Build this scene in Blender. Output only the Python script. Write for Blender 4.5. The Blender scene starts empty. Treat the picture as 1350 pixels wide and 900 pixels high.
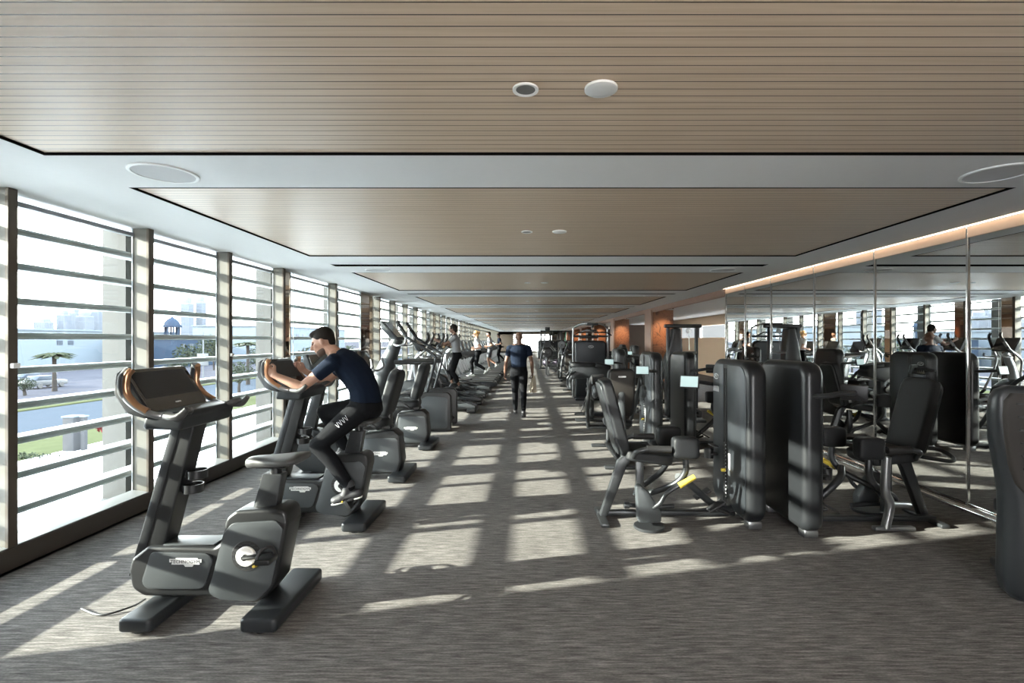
import bpy, bmesh, math, random
from mathutils import Vector, Matrix, Quaternion
random.seed(11)
PI = math.pi
C = bpy.context.scene.collection
V = Vector
EYE = 1.6
FPX = 650.0

def T(x=0, y=0, z=0): return Matrix.Translation((x, y, z))
def RX(d): return Matrix.Rotation(math.radians(d), 4, 'X')
def RY(d): return Matrix.Rotation(math.radians(d), 4, 'Y')
def RZ(d): return Matrix.Rotation(math.radians(d), 4, 'Z')

# ------------------------------------------------------------------ materials
def pmat(name, col, rough=0.5, metal=0.0, spec=0.5, noise=0.0, nscale=20.0, bump=0.0, bscale=200.0,
         emit=None, estr=0.0, coat=0.0):
    m = bpy.data.materials.new(name); m.use_nodes = True
    nt = m.node_tree; b = nt.nodes['Principled BSDF']
    b.inputs['Base Color'].default_value = (*col, 1)
    b.inputs['Roughness'].default_value = rough
    b.inputs['Metallic'].default_value = metal
    b.inputs['Specular IOR Level'].default_value = spec
    b.inputs['Coat Weight'].default_value = coat
    if emit:
        b.inputs['Emission Color'].default_value = (*emit, 1)
        b.inputs['Emission Strength'].default_value = estr
    if noise > 0 or bump > 0:
        tc = nt.nodes.new('ShaderNodeTexCoord')
    if noise > 0:
        n = nt.nodes.new('ShaderNodeTexNoise'); n.inputs['Scale'].default_value = nscale
        n.inputs['Detail'].default_value = 4
        r = nt.nodes.new('ShaderNodeMapRange')
        r.inputs['To Min'].default_value = 1 - noise; r.inputs['To Max'].default_value = 1 + noise
        mx = nt.nodes.new('ShaderNodeVectorMath'); mx.operation = 'SCALE'
        mx.inputs[0].default_value = col
        nt.links.new(tc.outputs['Object'], n.inputs['Vector'])
        nt.links.new(n.outputs['Fac'], r.inputs['Value'])
        nt.links.new(r.outputs['Result'], mx.inputs['Scale'])
        nt.links.new(mx.outputs['Vector'], b.inputs['Base Color'])
    if bump > 0:
        n2 = nt.nodes.new('ShaderNodeTexNoise'); n2.inputs['Scale'].default_value = bscale
        bp = nt.nodes.new('ShaderNodeBump'); bp.inputs['Strength'].default_value = bump
        bp.inputs['Distance'].default_value = 0.002
        nt.links.new(tc.outputs['Object'], n2.inputs['Vector'])
        nt.links.new(n2.outputs['Fac'], bp.inputs['Height'])
        nt.links.new(bp.outputs['Normal'], b.inputs['Normal'])
    return m

def carpet_mat():
    m = bpy.data.materials.new('woven_carpet'); m.use_nodes = True
    nt = m.node_tree; b = nt.nodes['Principled BSDF']; L = nt.links.new
    b.inputs['Roughness'].default_value = 0.95; b.inputs['Specular IOR Level'].default_value = 0.15
    tc = nt.nodes.new('ShaderNodeTexCoord')
    mp = nt.nodes.new('ShaderNodeMapping'); mp.inputs['Scale'].default_value = (6.5, 70, 1)
    n = nt.nodes.new('ShaderNodeTexNoise'); n.inputs['Scale'].default_value = 1.0; n.inputs['Detail'].default_value = 5
    n.inputs['Roughness'].default_value = 0.62
    mp2 = nt.nodes.new('ShaderNodeMapping'); mp2.inputs['Scale'].default_value = (60, 220, 1)
    n2 = nt.nodes.new('ShaderNodeTexNoise'); n2.inputs['Scale'].default_value = 1.0; n2.inputs['Detail'].default_value = 2
    n3 = nt.nodes.new('ShaderNodeTexNoise'); n3.inputs['Scale'].default_value = 1.1
    cr = nt.nodes.new('ShaderNodeValToRGB'); e = cr.color_ramp.elements
    e[0].position = 0.33; e[0].color = (0.070, 0.066, 0.062, 1)
    e[1].position = 0.68; e[1].color = (0.33, 0.312, 0.295, 1)
    k = e.new(0.5); k.color = (0.165, 0.156, 0.148, 1)
    mx = nt.nodes.new('ShaderNodeMix'); mx.data_type = 'FLOAT'; mx.inputs['Factor'].default_value = 0.25
    mb = nt.nodes.new('ShaderNodeMath'); mb.operation = 'MULTIPLY_ADD'; mb.inputs[1].default_value = 0.12; 
    L(tc.outputs['Object'], mp.inputs['Vector']); L(mp.outputs['Vector'], n.inputs['Vector'])
    L(tc.outputs['Object'], mp2.inputs['Vector']); L(mp2.outputs['Vector'], n2.inputs['Vector'])
    L(tc.outputs['Object'], n3.inputs['Vector'])
    L(n.outputs['Fac'], mx.inputs['A']); L(n2.outputs['Fac'], mx.inputs['B'])
    L(n3.outputs['Fac'], mb.inputs[0]); 
    sub = nt.nodes.new('ShaderNodeMath'); sub.operation = 'SUBTRACT'; sub.inputs[1].default_value = 0.06
    L(mx.outputs['Result'], sub.inputs[0]); L(sub.outputs['Value'], mb.inputs[2])
    L(mb.outputs['Value'], cr.inputs['Fac']); L(cr.outputs['Color'], b.inputs['Base Color'])
    bp = nt.nodes.new('ShaderNodeBump'); bp.inputs['Strength'].default_value = 0.35; bp.inputs['Distance'].default_value = 0.004
    L(mx.outputs['Result'], bp.inputs['Height']); L(bp.outputs['Normal'], b.inputs['Normal'])
    return m

def plank_mat(name, c0, c1, pitch=0.06, rough=0.42):
    m = bpy.data.materials.new(name); m.use_nodes = True
    nt = m.node_tree; b = nt.nodes['Principled BSDF']; L = nt.links.new
    b.inputs['Roughness'].default_value = rough
    b.inputs['Specular IOR Level'].default_value = 0.26
    tc = nt.nodes.new('ShaderNodeTexCoord'); sx = nt.nodes.new('ShaderNodeSeparateXYZ')
    L(tc.outputs['Object'], sx.inputs[0])
    d = nt.nodes.new('ShaderNodeMath'); d.operation = 'DIVIDE'; d.inputs[1].default_value = pitch
    L(sx.outputs['Y'], d.inputs[0])
    fr = nt.nodes.new('ShaderNodeMath'); fr.operation = 'FRACT'; L(d.outputs[0], fr.inputs[0])
    lt = nt.nodes.new('ShaderNodeMath'); lt.operation = 'LESS_THAN'; lt.inputs[1].default_value = 0.085
    L(fr.outputs[0], lt.inputs[0])
    mp = nt.nodes.new('ShaderNodeMapping'); mp.inputs['Scale'].default_value = (1.6, 55, 1)
    n = nt.nodes.new('ShaderNodeTexNoise'); n.inputs['Scale'].default_value = 1; n.inputs['Detail'].default_value = 5
    L(tc.outputs['Object'], mp.inputs['Vector']); L(mp.outputs['Vector'], n.inputs['Vector'])
    cr = nt.nodes.new('ShaderNodeValToRGB')
    cr.color_ramp.elements[0].position = 0.3; cr.color_ramp.elements[0].color = (*c0, 1)
    cr.color_ramp.elements[1].position = 0.7; cr.color_ramp.elements[1].color = (*c1, 1)
    L(n.outputs['Fac'], cr.inputs['Fac'])
    mx = nt.nodes.new('ShaderNodeMix'); mx.data_type = 'RGBA'
    mx.inputs['B'].default_value = (0.035, 0.028, 0.024, 1)
    L(lt.outputs[0], mx.inputs['Factor']); L(cr.outputs['Color'], mx.inputs['A'])
    L(mx.outputs['Result'], b.inputs['Base Color'])
    bp = nt.nodes.new('ShaderNodeBump'); bp.inputs['Strength'].default_value = 0.6; bp.inputs['Distance'].default_value = 0.004
    bp.invert = True
    L(lt.outputs[0], bp.inputs['Height']); L(bp.outputs['Normal'], b.inputs['Normal'])
    return m

def carved_mat():
    m = bpy.data.materials.new('carved_wood'); m.use_nodes = True
    nt = m.node_tree; b = nt.nodes['Principled BSDF']; L = nt.links.new
    b.inputs['Roughness'].default_value = 0.5
    tc = nt.nodes.new('ShaderNodeTexCoord')
    n = nt.nodes.new('ShaderNodeTexNoise'); n.inputs['Scale'].default_value = 2.2
    n.inputs['Detail'].default_value = 1; n.inputs['Distortion'].default_value = 1.2
    w = nt.nodes.new('ShaderNodeMath'); w.operation = 'MULTIPLY'; w.inputs[1].default_value = 9
    fr = nt.nodes.new('ShaderNodeMath'); fr.operation = 'FRACT'
    cr = nt.nodes.new('ShaderNodeValToRGB'); e = cr.color_ramp.elements
    e[0].position = 0.0; e[0].color = (0.035, 0.011, 0.005, 1)
    e[1].position = 0.22; e[1].color = (0.20, 0.075, 0.032, 1)
    L(tc.outputs['Object'], n.inputs['Vector']); L(n.outputs['Fac'], w.inputs[0]); L(w.outputs[0], fr.inputs[0])
    L(fr.outputs[0], cr.inputs['Fac']); L(cr.outputs['Color'], b.inputs['Base Color'])
    bp = nt.nodes.new('ShaderNodeBump'); bp.inputs['Strength'].default_value = 0.8; bp.inputs['Distance'].default_value = 0.01
    L(cr.outputs['Color'], bp.inputs['Height']); L(bp.outputs['Normal'], b.inputs['Normal'])
    return m

def glass_mat(name, tint=(0.93, 0.97, 0.96), refl=0.06):
    m = bpy.data.materials.new(name); m.use_nodes = True
    nt = m.node_tree; nt.nodes.remove(nt.nodes['Principled BSDF']); L = nt.links.new
    out = nt.nodes['Material Output']
    t = nt.nodes.new('ShaderNodeBsdfTransparent'); t.inputs['Color'].default_value = (*tint, 1)
    g = nt.nodes.new('ShaderNodeBsdfGlossy'); g.inputs['Roughness'].default_value = 0.01
    lw = nt.nodes.new('ShaderNodeLayerWeight'); lw.inputs['Blend'].default_value = 0.5
    pw = nt.nodes.new('ShaderNodeMath'); pw.operation = 'POWER'; pw.inputs[1].default_value = 5
    ma = nt.nodes.new('ShaderNodeMath'); ma.operation = 'MULTIPLY_ADD'; ma.inputs[1].default_value = 0.55; ma.inputs[2].default_value = 0.025
    mx = nt.nodes.new('ShaderNodeMixShader')
    L(lw.outputs['Facing'], pw.inputs[0]); L(pw.outputs[0], ma.inputs[0]); L(ma.outputs[0], mx.inputs['Fac']); L(t.outputs[0], mx.inputs[1]); L(g.outputs[0], mx.inputs[2])
    L(mx.outputs[0], out.inputs['Surface'])
    return m

MAT = {}
def setup_materials():
    A = MAT
    A['carpet'] = carpet_mat()
    A['white'] = pmat('white_paint', (0.6745, 0.6745, 0.6665), 0.7, noise=0.02)
    A['plank'] = plank_mat('ceiling_planks', (0.51, 0.395, 0.285), (0.61, 0.482, 0.360))
    A['black'] = pmat('shadow_gap_black', (0.006, 0.0055, 0.005), 0.9, 0, 0.0, noise=0.1)
    A['carved'] = carved_mat()
    A['glass'] = glass_mat('window_glass')
    A['mirror'] = pmat('mirror_silver', (0.80, 0.81, 0.80), 0.0, 1.0, noise=0.004)
    A['bronze'] = pmat('bronze_mirror', (0.50, 0.40, 0.33), 0.03, 1.0, noise=0.01)
    A['chrome'] = pmat('chrome', (0.75, 0.76, 0.76), 0.12, 1.0, noise=0.02)
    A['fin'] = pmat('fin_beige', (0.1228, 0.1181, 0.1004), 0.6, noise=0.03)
    A['mullion'] = pmat('mullion_brown', (0.085, 0.068, 0.052), 0.42, 0.35, noise=0.05)
    A['plinth'] = pmat('plinth_brown', (0.050, 0.042, 0.035), 0.45, noise=0.06)
    A['sill'] = pmat('sill_satin', (0.2940, 0.3150, 0.3290), 0.4, 0.1, noise=0.03)
    A['louver'] = pmat('louver_grey', (0.3332, 0.3510, 0.3481), 0.5, 0.0, noise=0.04)
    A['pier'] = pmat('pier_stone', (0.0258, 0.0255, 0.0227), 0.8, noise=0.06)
    A['peach'] = pmat('peach_reflection_and_wood', (0.8772, 0.6324, 0.4590), 0.5, noise=0.03)  # lit cove reflection painted as a colour; also wood of the bay frames
    A['led'] = pmat('led_strip', (1, 0.9, 0.75), 0.5, emit=(1.0, 0.80, 0.58), estr=2.0, noise=0.001)
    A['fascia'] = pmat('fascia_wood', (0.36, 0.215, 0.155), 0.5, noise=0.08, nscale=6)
    A['beige'] = pmat('beige_wall', (0.80, 0.59, 0.41), 0.6, noise=0.05)
    A['darkwood'] = pmat('dark_brown_wall', (0.075, 0.043, 0.030), 0.5, noise=0.1)
    # equipment
    A['shell'] = pmat('anthracite_shell', (0.0255, 0.0285, 0.0315), 0.38, 0.15, spec=0.4, noise=0.05, nscale=4)
    A['shell2'] = pmat('graphite_panel', (0.0578, 0.0646, 0.0694), 0.42, 0.25, noise=0.04, nscale=4)
    A['tower'] = pmat('tower_shell', (0.0192, 0.0208, 0.0232), 0.34, 0.3, noise=0.05, nscale=3)
    A['tface'] = pmat('tower_face', (0.036, 0.041, 0.047), 0.38, 0.5, noise=0.04, nscale=3)
    A['frame'] = pmat('graphite_frame', (0.0496, 0.0533, 0.0570), 0.38, 0.55, noise=0.05)
    A['rubber'] = pmat('black_rubber', (0.018, 0.018, 0.019), 0.6, noise=0.1, bump=0.2)
    A['bpl'] = pmat('black_plastic', (0.0128, 0.0136, 0.0144), 0.38, noise=0.08)
    A['uphol'] = pmat('charcoal_upholstery', (0.0140, 0.0154, 0.0175), 0.55, 0, 0.3, noise=0.08, bump=0.25, bscale=350)
    A['uphol2'] = pmat('taupe_upholstery', (0.0256, 0.0224, 0.0200), 0.55, 0, 0.3, noise=0.07, bump=0.25, bscale=350)
    A['saddle'] = pmat('saddle_grey', (0.0500, 0.0500, 0.0490), 0.45, noise=0.08, bump=0.2)
    A['screen'] = pmat('display_glass', (0.030, 0.028, 0.028), 0.08, noise=0.02, coat=0.5)
    A['screen_on'] = pmat('lit_display', (0.4, 0.5, 0.5), 0.2, emit=(0.62, 0.84, 0.84), estr=0.115, noise=0.01)
    A['copper'] = pmat('copper_tube', (0.42, 0.235, 0.135), 0.28, 0.9, noise=0.05)
    A['silver'] = pmat('satin_silver', (0.2880, 0.2960, 0.3040), 0.3, 0.85, noise=0.04)
    A['whitep'] = pmat('white_plastic', (0.78, 0.78, 0.76), 0.4, noise=0.02)
    A['badge'] = pmat('badge_silver', (0.74, 0.75, 0.74), 0.35, 0.2, noise=0.02)
    A['letters'] = pmat('badge_letters', (0.04, 0.042, 0.045), 0.5, noise=0.02)
    A['mark'] = pmat('pale_print', (0.50, 0.52, 0.53), 0.5, noise=0.02)
    A['yellow'] = pmat('yellow_grip', (0.74, 0.56, 0.07), 0.5, noise=0.05)
    A['iron'] = pmat('weight_plate_iron', (0.02, 0.02, 0.022), 0.35, 0.5, noise=0.1)
    A['red'] = pmat('red_accent', (0.45, 0.03, 0.02), 0.45, noise=0.05)
    A['gball'] = pmat('gym_ball_violet_grey', (0.12, 0.10, 0.14), 0.4, noise=0.05)
    A['green'] = pmat('green_band', (0.03, 0.20, 0.09), 0.5, noise=0.05)
    # people
    A['skin'] = pmat('skin_light', (0.38, 0.215, 0.15), 0.5, noise=0.05, nscale=30)
    A['skin2'] = pmat('skin_brown', (0.155, 0.082, 0.055), 0.48, noise=0.05, nscale=30)
    A['hair'] = pmat('hair_dark', (0.013, 0.010, 0.008), 0.7, 0, 0.15, noise=0.3, nscale=60, bump=0.6, bscale=120)
    A['hair2'] = pmat('hair_blond', (0.62, 0.36, 0.14), 0.5, noise=0.25, nscale=60, bump=0.5, bscale=120)
    A['navy'] = pmat('navy_shirt', (0.006, 0.011, 0.023), 0.9, 0, 0.15, noise=0.12, nscale=12, bump=0.3, bscale=60)
    A['trouser'] = pmat('black_joggers', (0.006, 0.0065, 0.008), 0.9, 0, 0.15, noise=0.1, nscale=14, bump=0.3, bscale=60)
    A['greyt'] = pmat('grey_tshirt', (0.30, 0.31, 0.325), 0.85, 0, 0.2, noise=0.08, nscale=12, bump=0.3, bscale=60)
    A['whitet'] = pmat('white_tshirt', (0.70, 0.71, 0.74), 0.8, noise=0.04, nscale=12, bump=0.3, bscale=60)
    A['shorts'] = pmat('grey_shorts', (0.10, 0.105, 0.12), 0.85, noise=0.08, nscale=12)
    A['shoe'] = pmat('trainer_upper', (0.025, 0.025, 0.028), 0.6, noise=0.1)
    A['shoew'] = pmat('trainer_white', (0.66, 0.66, 0.62), 0.6, noise=0.05)
    A['towel'] = pmat('towel_beige', (0.55, 0.48, 0.38), 0.95, noise=0.08, bump=0.5, bscale=200)
    A['stubble'] = pmat('beard_stubble', (0.085, 0.052, 0.038), 0.7, noise=0.2, nscale=80)
    A['eye'] = pmat('eye_dark', (0.03, 0.02, 0.016), 0.2, noise=0.02)
    # outside
    A['paving'] = pmat('pale_paving', (0.74, 0.73, 0.70), 0.9, 0, 0.0, noise=0.06, nscale=0.6)
    A['road'] = pmat('asphalt', (0.0289, 0.0333, 0.0385), 0.9, 0, 0.0, noise=0.08, nscale=0.4)
    A['grass'] = pmat('verge_grass', (0.036, 0.039, 0.020), 0.95, 0, 0.0, noise=0.25, nscale=1.5)
    A['sand'] = pmat('sandy_ground', (0.0360, 0.0351, 0.0387), 0.95, 0, 0.0, noise=0.25, nscale=0.25)
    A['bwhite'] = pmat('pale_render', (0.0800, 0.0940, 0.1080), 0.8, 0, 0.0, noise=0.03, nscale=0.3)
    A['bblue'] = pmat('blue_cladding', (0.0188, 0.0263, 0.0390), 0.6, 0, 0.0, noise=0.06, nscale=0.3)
    A['btower'] = pmat('hazed_tower_cladding', (0.0823, 0.0892, 0.1015), 0.6, 0, 0.0, noise=0.03, nscale=0.05)  # distance haze put into the base colour
    A['bglass'] = pmat('hazed_tower_glazing', (0.0700, 0.0788, 0.0927), 0.6, 0, 0.0, noise=0.05, nscale=0.1)  # glazing paled in its colour to paint in the same haze
    A['bwin'] = pmat('house_window', (0.0256, 0.0320, 0.0416), 0.5, 0, 0.1, noise=0.05)
    A['leaf'] = pmat('tree_leaf', (0.0213, 0.0252, 0.0170), 0.8, 0, 0.0, noise=0.3, nscale=1.5)
    A['palm'] = pmat('palm_leaf', (0.0221, 0.0247, 0.0161), 0.8, 0, 0.0, noise=0.3, nscale=2)
    A['bark'] = pmat('bark', (0.0240, 0.0216, 0.0200), 0.9, 0, 0.0, noise=0.2, nscale=5)
    A['flower'] = pmat('red_blossom', (0.060, 0.012, 0.012), 0.8, 0, 0.0, noise=0.2)
    A['carp'] = pmat('car_paint_dark', (0.008, 0.010, 0.014), 0.35, 0, 0.2, noise=0.02)
    A['carw'] = pmat('car_paint_pale', (0.045, 0.047, 0.05), 0.35, 0, 0.2, noise=0.02)
    A['polew'] = pmat('street_pole_grey', (0.0720, 0.0756, 0.0792), 0.6, 0, 0.0, noise=0.02)
    A['post_stone'] = pmat('kerb_post_stone', (0.0360, 0.0360, 0.0375), 0.8, 0, 0.0, noise=0.06)
setup_materials()

# ------------------------------------------------------------------ mesh builder
def rpoly(pts, rad, seg=5):
    """polygon with rounded corners; rad one number or one per corner"""
    n = len(pts); out = []
    if not isinstance(rad, (list, tuple)): rad = [rad] * n
    for i in range(n):
        p = V((*pts[i], 0)); a = V((*pts[i - 1], 0)); b = V((*pts[(i + 1) % n], 0))
        da = (a - p); db = (b - p); la, lb = da.length, db.length; da.normalize(); db.normalize()
        r = rad[i]
        ang = da.angle(db, 0)
        if r <= 0 or ang < 1e-3 or abs(ang - PI) < 0.02:
            out.append((p.x, p.y)); continue
        t = min(r / math.tan(ang / 2), 0.49 * la, 0.49 * lb); r = t * math.tan(ang / 2)
        bis = (da + db).normalized(); c = p + bis * (r / math.sin(ang / 2))
        s = p + da * t - c; e = p + db * t - c
        for k in range(seg + 1):
            f = k / seg
            q = s.normalized().slerp(e.normalized(), f) * r
            out.append(((c + q).x, (c + q).y))
    return out

def smooth_path(pts, n=6, closed=False):
    pts = [V(p) for p in pts]
    if len(pts) < 3: return pts
    out = []
    N = len(pts)
    for i in range(N - 1):
        p0 = pts[i - 1] if i > 0 else pts[0] * 2 - pts[1]
        p1, p2 = pts[i], pts[i + 1]
        p3 = pts[i + 2] if i + 2 < N else pts[-1] * 2 - pts[-2]
        for k in range(n):
            t = k / n
            out.append(0.5 * ((2 * p1) + (p2 - p0) * t + (2 * p0 - 5 * p1 + 4 * p2 - p3) * t * t + (3 * p1 - p0 - 3 * p2 + p3) * t ** 3))
    out.append(pts[-1])
    return out

class MB:
    def __init__(s): s.bm = bmesh.new(); s.mi = 0
    def _add(s, t, M=None):
        if M is not None: t.transform(M)
        me = bpy.data.meshes.new('t'); t.to_mesh(me); t.free()
        for p in me.polygons: p.material_index = s.mi
        s.bm.from_mesh(me); bpy.data.meshes.remove(me)
        return s
    def raw(s, verts, faces, M=None, recalc=True):
        t = bmesh.new(); vs = [t.verts.new(v) for v in verts]
        for f in faces:
            try: t.faces.new([vs[i] for i in f])
            except ValueError: pass
        if recalc: bmesh.ops.recalc_face_normals(t, faces=t.faces[:])
        return s._add(t, M)
    def box(s, c, size, bev=0.0, seg=2, M=None):
        t = bmesh.new(); bmesh.ops.create_cube(t, size=1)
        bmesh.ops.scale(t, vec=size, verts=t.verts)
        if bev > 0:
            bmesh.ops.bevel(t, geom=t.edges[:], offset=min(bev, 0.49 * min(size)), segments=seg, profile=0.5, affect='EDGES', clamp_overlap=True)
        bmesh.ops.translate(t, vec=c, verts=t.verts)
        return s._add(t, M)
    def prism(s, pts, a, b, plane='xz', bev=0.0, seg=2, M=None):
        t = bmesh.new()
        def P(u, v, w): return {'xz': (u, w, v), 'yz': (w, u, v), 'xy': (u, v, w)}[plane]
        A = [t.verts.new(P(u, v, a)) for u, v in pts]; B = [t.verts.new(P(u, v, b)) for u, v in pts]
        n = len(pts)
        fa = t.faces.new(A); fb = t.faces.new(B[::-1])
        for i in range(n): t.faces.new((A[i], B[i], B[(i + 1) % n], A[(i + 1) % n]))
        bmesh.ops.recalc_face_normals(t, faces=t.faces[:])
        if bev > 0:
            ed = list(fa.edges) + list(fb.edges)
            bmesh.ops.bevel(t, geom=ed, offset=bev, segments=seg, profile=0.5, affect='EDGES', clamp_overlap=True)
        return s._add(t, M)
    def tube(s, path, r, seg=10, sm=0, cap=True, M=None, flat=1.0):
        """tube along a path; r number or list; sm: subdivisions for smoothing; flat squashes the second axis"""
        path = [V(p) for p in path]
        if isinstance(r, (list, tuple)) and sm and len(path) > 2:
            rr = []
            for i in range(len(path) - 1):
                for k in range(sm): rr.append(r[i] + (r[i + 1] - r[i]) * k / sm)
            rr.append(r[-1]); r = rr
        if sm: path = smooth_path(path, sm)
        n = len(path)
        if not isinstance(r, (list, tuple)): r = [r] * n
        elif len(r) != n: r = [r[min(int(i * len(r) / n), len(r) - 1)] for i in range(n)]
        verts = []; faces = []
        up = None
        for i in range(n):
            d = (path[min(i + 1, n - 1)] - path[max(i - 1, 0)])
            if d.length < 1e-9: d = V((0, 0, 1))
            d.normalize()
            if up is None:
                up = V((0, 1, 0)) if abs(d.y) < 0.9 else V((0, 0, 1))
            u = (up - d * up.dot(d)); 
            if u.length < 1e-6: u = d.orthogonal()
            u.normalize(); up = u; w = d.cross(u)
            k = r[i]
            if 0 < i < n - 1:
                a = (path[i] - path[i - 1]).normalized().angle((path[i + 1] - path[i]).normalized(), 0)
                k = r[i] / max(0.75, math.cos(a / 2))
            for j in range(seg):
                t = 2 * PI * j / seg
                verts.append(path[i] + u * math.cos(t) * k + w * math.sin(t) * k * flat)
        for i in range(n - 1):
            for j in range(seg):
                a = i * seg + j; b = i * seg + (j + 1) % seg
                faces.append((a, b, b + seg, a + seg))
        if cap:
            faces.append(tuple(range(seg))); faces.append(tuple(range((n - 1) * seg, n * seg))[::-1])
        return s.raw(verts, faces, M)
    def lathe(s, prof, seg=20, M=None, axis='z'):
        verts = []; faces = []
        for r, h in prof:
            for j in range(seg):
                t = 2 * PI * j / seg
                x, y = r * math.cos(t), r * math.sin(t)
                verts.append({'z': (x, y, h), 'y': (x, h, y), 'x': (h, x, y)}[axis])
        n = len(prof)
        for i in range(n - 1):
            for j in range(seg):
                a = i * seg + j; b = i * seg + (j + 1) % seg
                faces.append((a, b, b + seg, a + seg))
        faces.append(tuple(range(seg))); faces.append(tuple(range((n - 1) * seg, n * seg)))
        t = bmesh.new(); vs = [t.verts.new(v) for v in verts]
        for f in faces:
            try: t.faces.new([vs[i] for i in f])
            except ValueError: pass
        bmesh.ops.remove_doubles(t, verts=t.verts[:], dist=1e-6)
        bmesh.ops.recalc_face_normals(t, faces=t.faces[:])
        return s._add(t, M)
    def cyl(s, c, r, h, axis='z', seg=20, bev=0.0, M=None):
        """cylinder centred at c along an axis, with a chamfer"""
        b = bev
        prof = [(r - b, -h / 2), (r, -h / 2 + b), (r, h / 2 - b), (r - b, h / 2)] if b > 0 else [(r, -h / 2), (r, h / 2)]
        m = T(*c)
        return s.lathe(prof, seg, m if M is None else M @ m, axis)
    def ell(s, c, r, R=None, u=14, v=10):
        t = bmesh.new(); bmesh.ops.create_uvsphere(t, u_segments=u, v_segments=v, radius=1)
        bmesh.ops.scale(t, vec=r, verts=t.verts)
        if R is not None: t.transform(R.to_4x4())
        bmesh.ops.translate(t, vec=c, verts=t.verts)
        return s._add(t)
    def pad(s, c, size, bulge=0.25, e=0.5, M=None, n=10):
        """cushion: superellipsoid-like rounded block"""
        t = bmesh.new(); bmesh.ops.create_cube(t, size=2)
        bmesh.ops.subdivide_edges(t, edges=t.edges[:], cuts=n, use_grid_fill=True)
        p = 2 / e
        for v in t.verts:
            x, y, z = v.co
            k = (abs(x) ** p + abs(y) ** p + abs(z) ** p) ** (1 / p)
            v.co = v.co / k
            v.co = V((v.co.x * size[0] / 2, v.co.y * size[1] / 2, v.co.z * size[2] / 2))
        bmesh.ops.translate(t, vec=c, verts=t.verts)
        return s._add(t, M)
    def build(s, name, mats, parent=None, sharp=38, M=None):
        me = bpy.data.meshes.new(name)
        if M is not None: s.bm.transform(M)
        s.bm.to_mesh(me); s.bm.free()
        for m in (mats if isinstance(mats, (list, tuple)) else [mats]): me.materials.append(MAT[m] if isinstance(m, str) else m)
        for p in me.polygons: p.use_smooth = True
        try: me.set_sharp_from_angle(angle=math.radians(sharp))
        except Exception: pass
        o = bpy.data.objects.new(name, me); C.objects.link(o)
        if parent is not None: o.parent = parent
        return o

def thing(name, label, cat, loc=(0, 0, 0), rz=0, group=None):
    o = bpy.data.objects.new(name, None); C.objects.link(o)
    o.empty_display_size = 0.2
    o.location = loc; o.rotation_euler = (0, 0, math.radians(rz))
    o['label'] = label; o['category'] = cat
    if group: o['group'] = group
    return o
def tag(o, label, cat, group=None):
    o['label'] = label; o['category'] = cat
    if group: o['group'] = group
    return o
def struct(o):
    o['kind'] = 'structure'; return o
KIDS = {}
def dup(root, loc, rz, label, group=None, scale=None):
    r = root.copy(); C.objects.link(r); r.location = loc; r.rotation_euler = (0, 0, math.radians(rz))
    r['label'] = label
    if group: r['group'] = group
    if scale: r.scale = scale
    for ch in list(root.children):
        c = ch.copy(); C.objects.link(c); c.parent = r
        for g in list(ch.children):
            d = g.copy(); C.objects.link(d); d.parent = c
    return r
ORD = ['first', 'second', 'third', 'fourth', 'fifth', 'sixth', 'seventh', 'eighth', 'ninth', 'tenth', 'eleventh', 'twelfth',
       'thirteenth', 'fourteenth', 'fifteenth', 'sixteenth', 'seventeenth', 'eighteenth', 'nineteenth', 'twentieth']

_txt = {}
def text_mesh(word, size=1.0):
    """flat letters centred on the origin in the XZ plane, facing -Y"""
    if word not in _txt:
        cu = bpy.data.curves.new('t', 'FONT'); cu.body = word; cu.align_x = 'CENTER'; cu.align_y = 'CENTER'; cu.extrude = 0.02
        cu.resolution_u = 2
        o = bpy.data.objects.new('t', cu); C.objects.link(o)
        dg = bpy.context.evaluated_depsgraph_get()
        me = bpy.data.meshes.new_from_object(o.evaluated_get(dg))
        bpy.data.objects.remove(o); bpy.data.curves.remove(cu)
        _txt[word] = me
    t = bmesh.new(); t.from_mesh(_txt[word])
    t.transform(RX(90) @ Matrix.Scale(size, 4))
    return t

def logo_badge(parent, M, w=0.16):
    """silver stepped name plate with dark letters; M places its centre, plate in XZ facing -Y"""
    h = w * 0.2
    pl = MB()
    pts = [(-w / 2, h * .35), (-w / 2, -h * .15), (-w * .43, -h * .15), (-w * .43, -h * .5), (-w * .05, -h * .5), (-w * .0, -h * .85), (w * .22, -h * .85),
           (w * .26, -h * .5), (w * .44, -h * .5), (w * .44, -h * .2), (w / 2, -h * .2), (w / 2, h * .3), (w * .4, h * .3), (w * .38, h * .5), (-w * .30, h * .5), (-w * .32, h * .35)]
    pl.prism(pts, 0, -0.004, 'xz', M=M)
    pl.mi = 1; pl._add(text_mesh('TECHNOGYM', w * 0.148), M @ T(0, -0.0042, -h * .08))
    return pl.build('badge', ['badge', 'letters'], parent)

def oval_emblem(parent, M, w=0.07, mat='mark'):
    m = MB()
    k = 22
    for a, b, r in ((0.5, 0.22, 0.03),):
        m.tube([(w * a * math.cos(2 * PI * i / k), 0, w * b * math.sin(2 * PI * i / k)) for i in range(k + 1)], w * 0.045, 6, M=M)
    m.tube([(-w * .3, 0, -w * .06), (-w * .1, 0, w * .1), (w * .08, 0, -w * .08), (w * .3, 0, w * .06)], w * 0.04, 6, sm=4, M=M)
    return m.build('emblem', mat, parent)

def W(px, py, D): return V(((px - 696) * D / FPX, D, EYE - (py - 448) * D / FPX))
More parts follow.
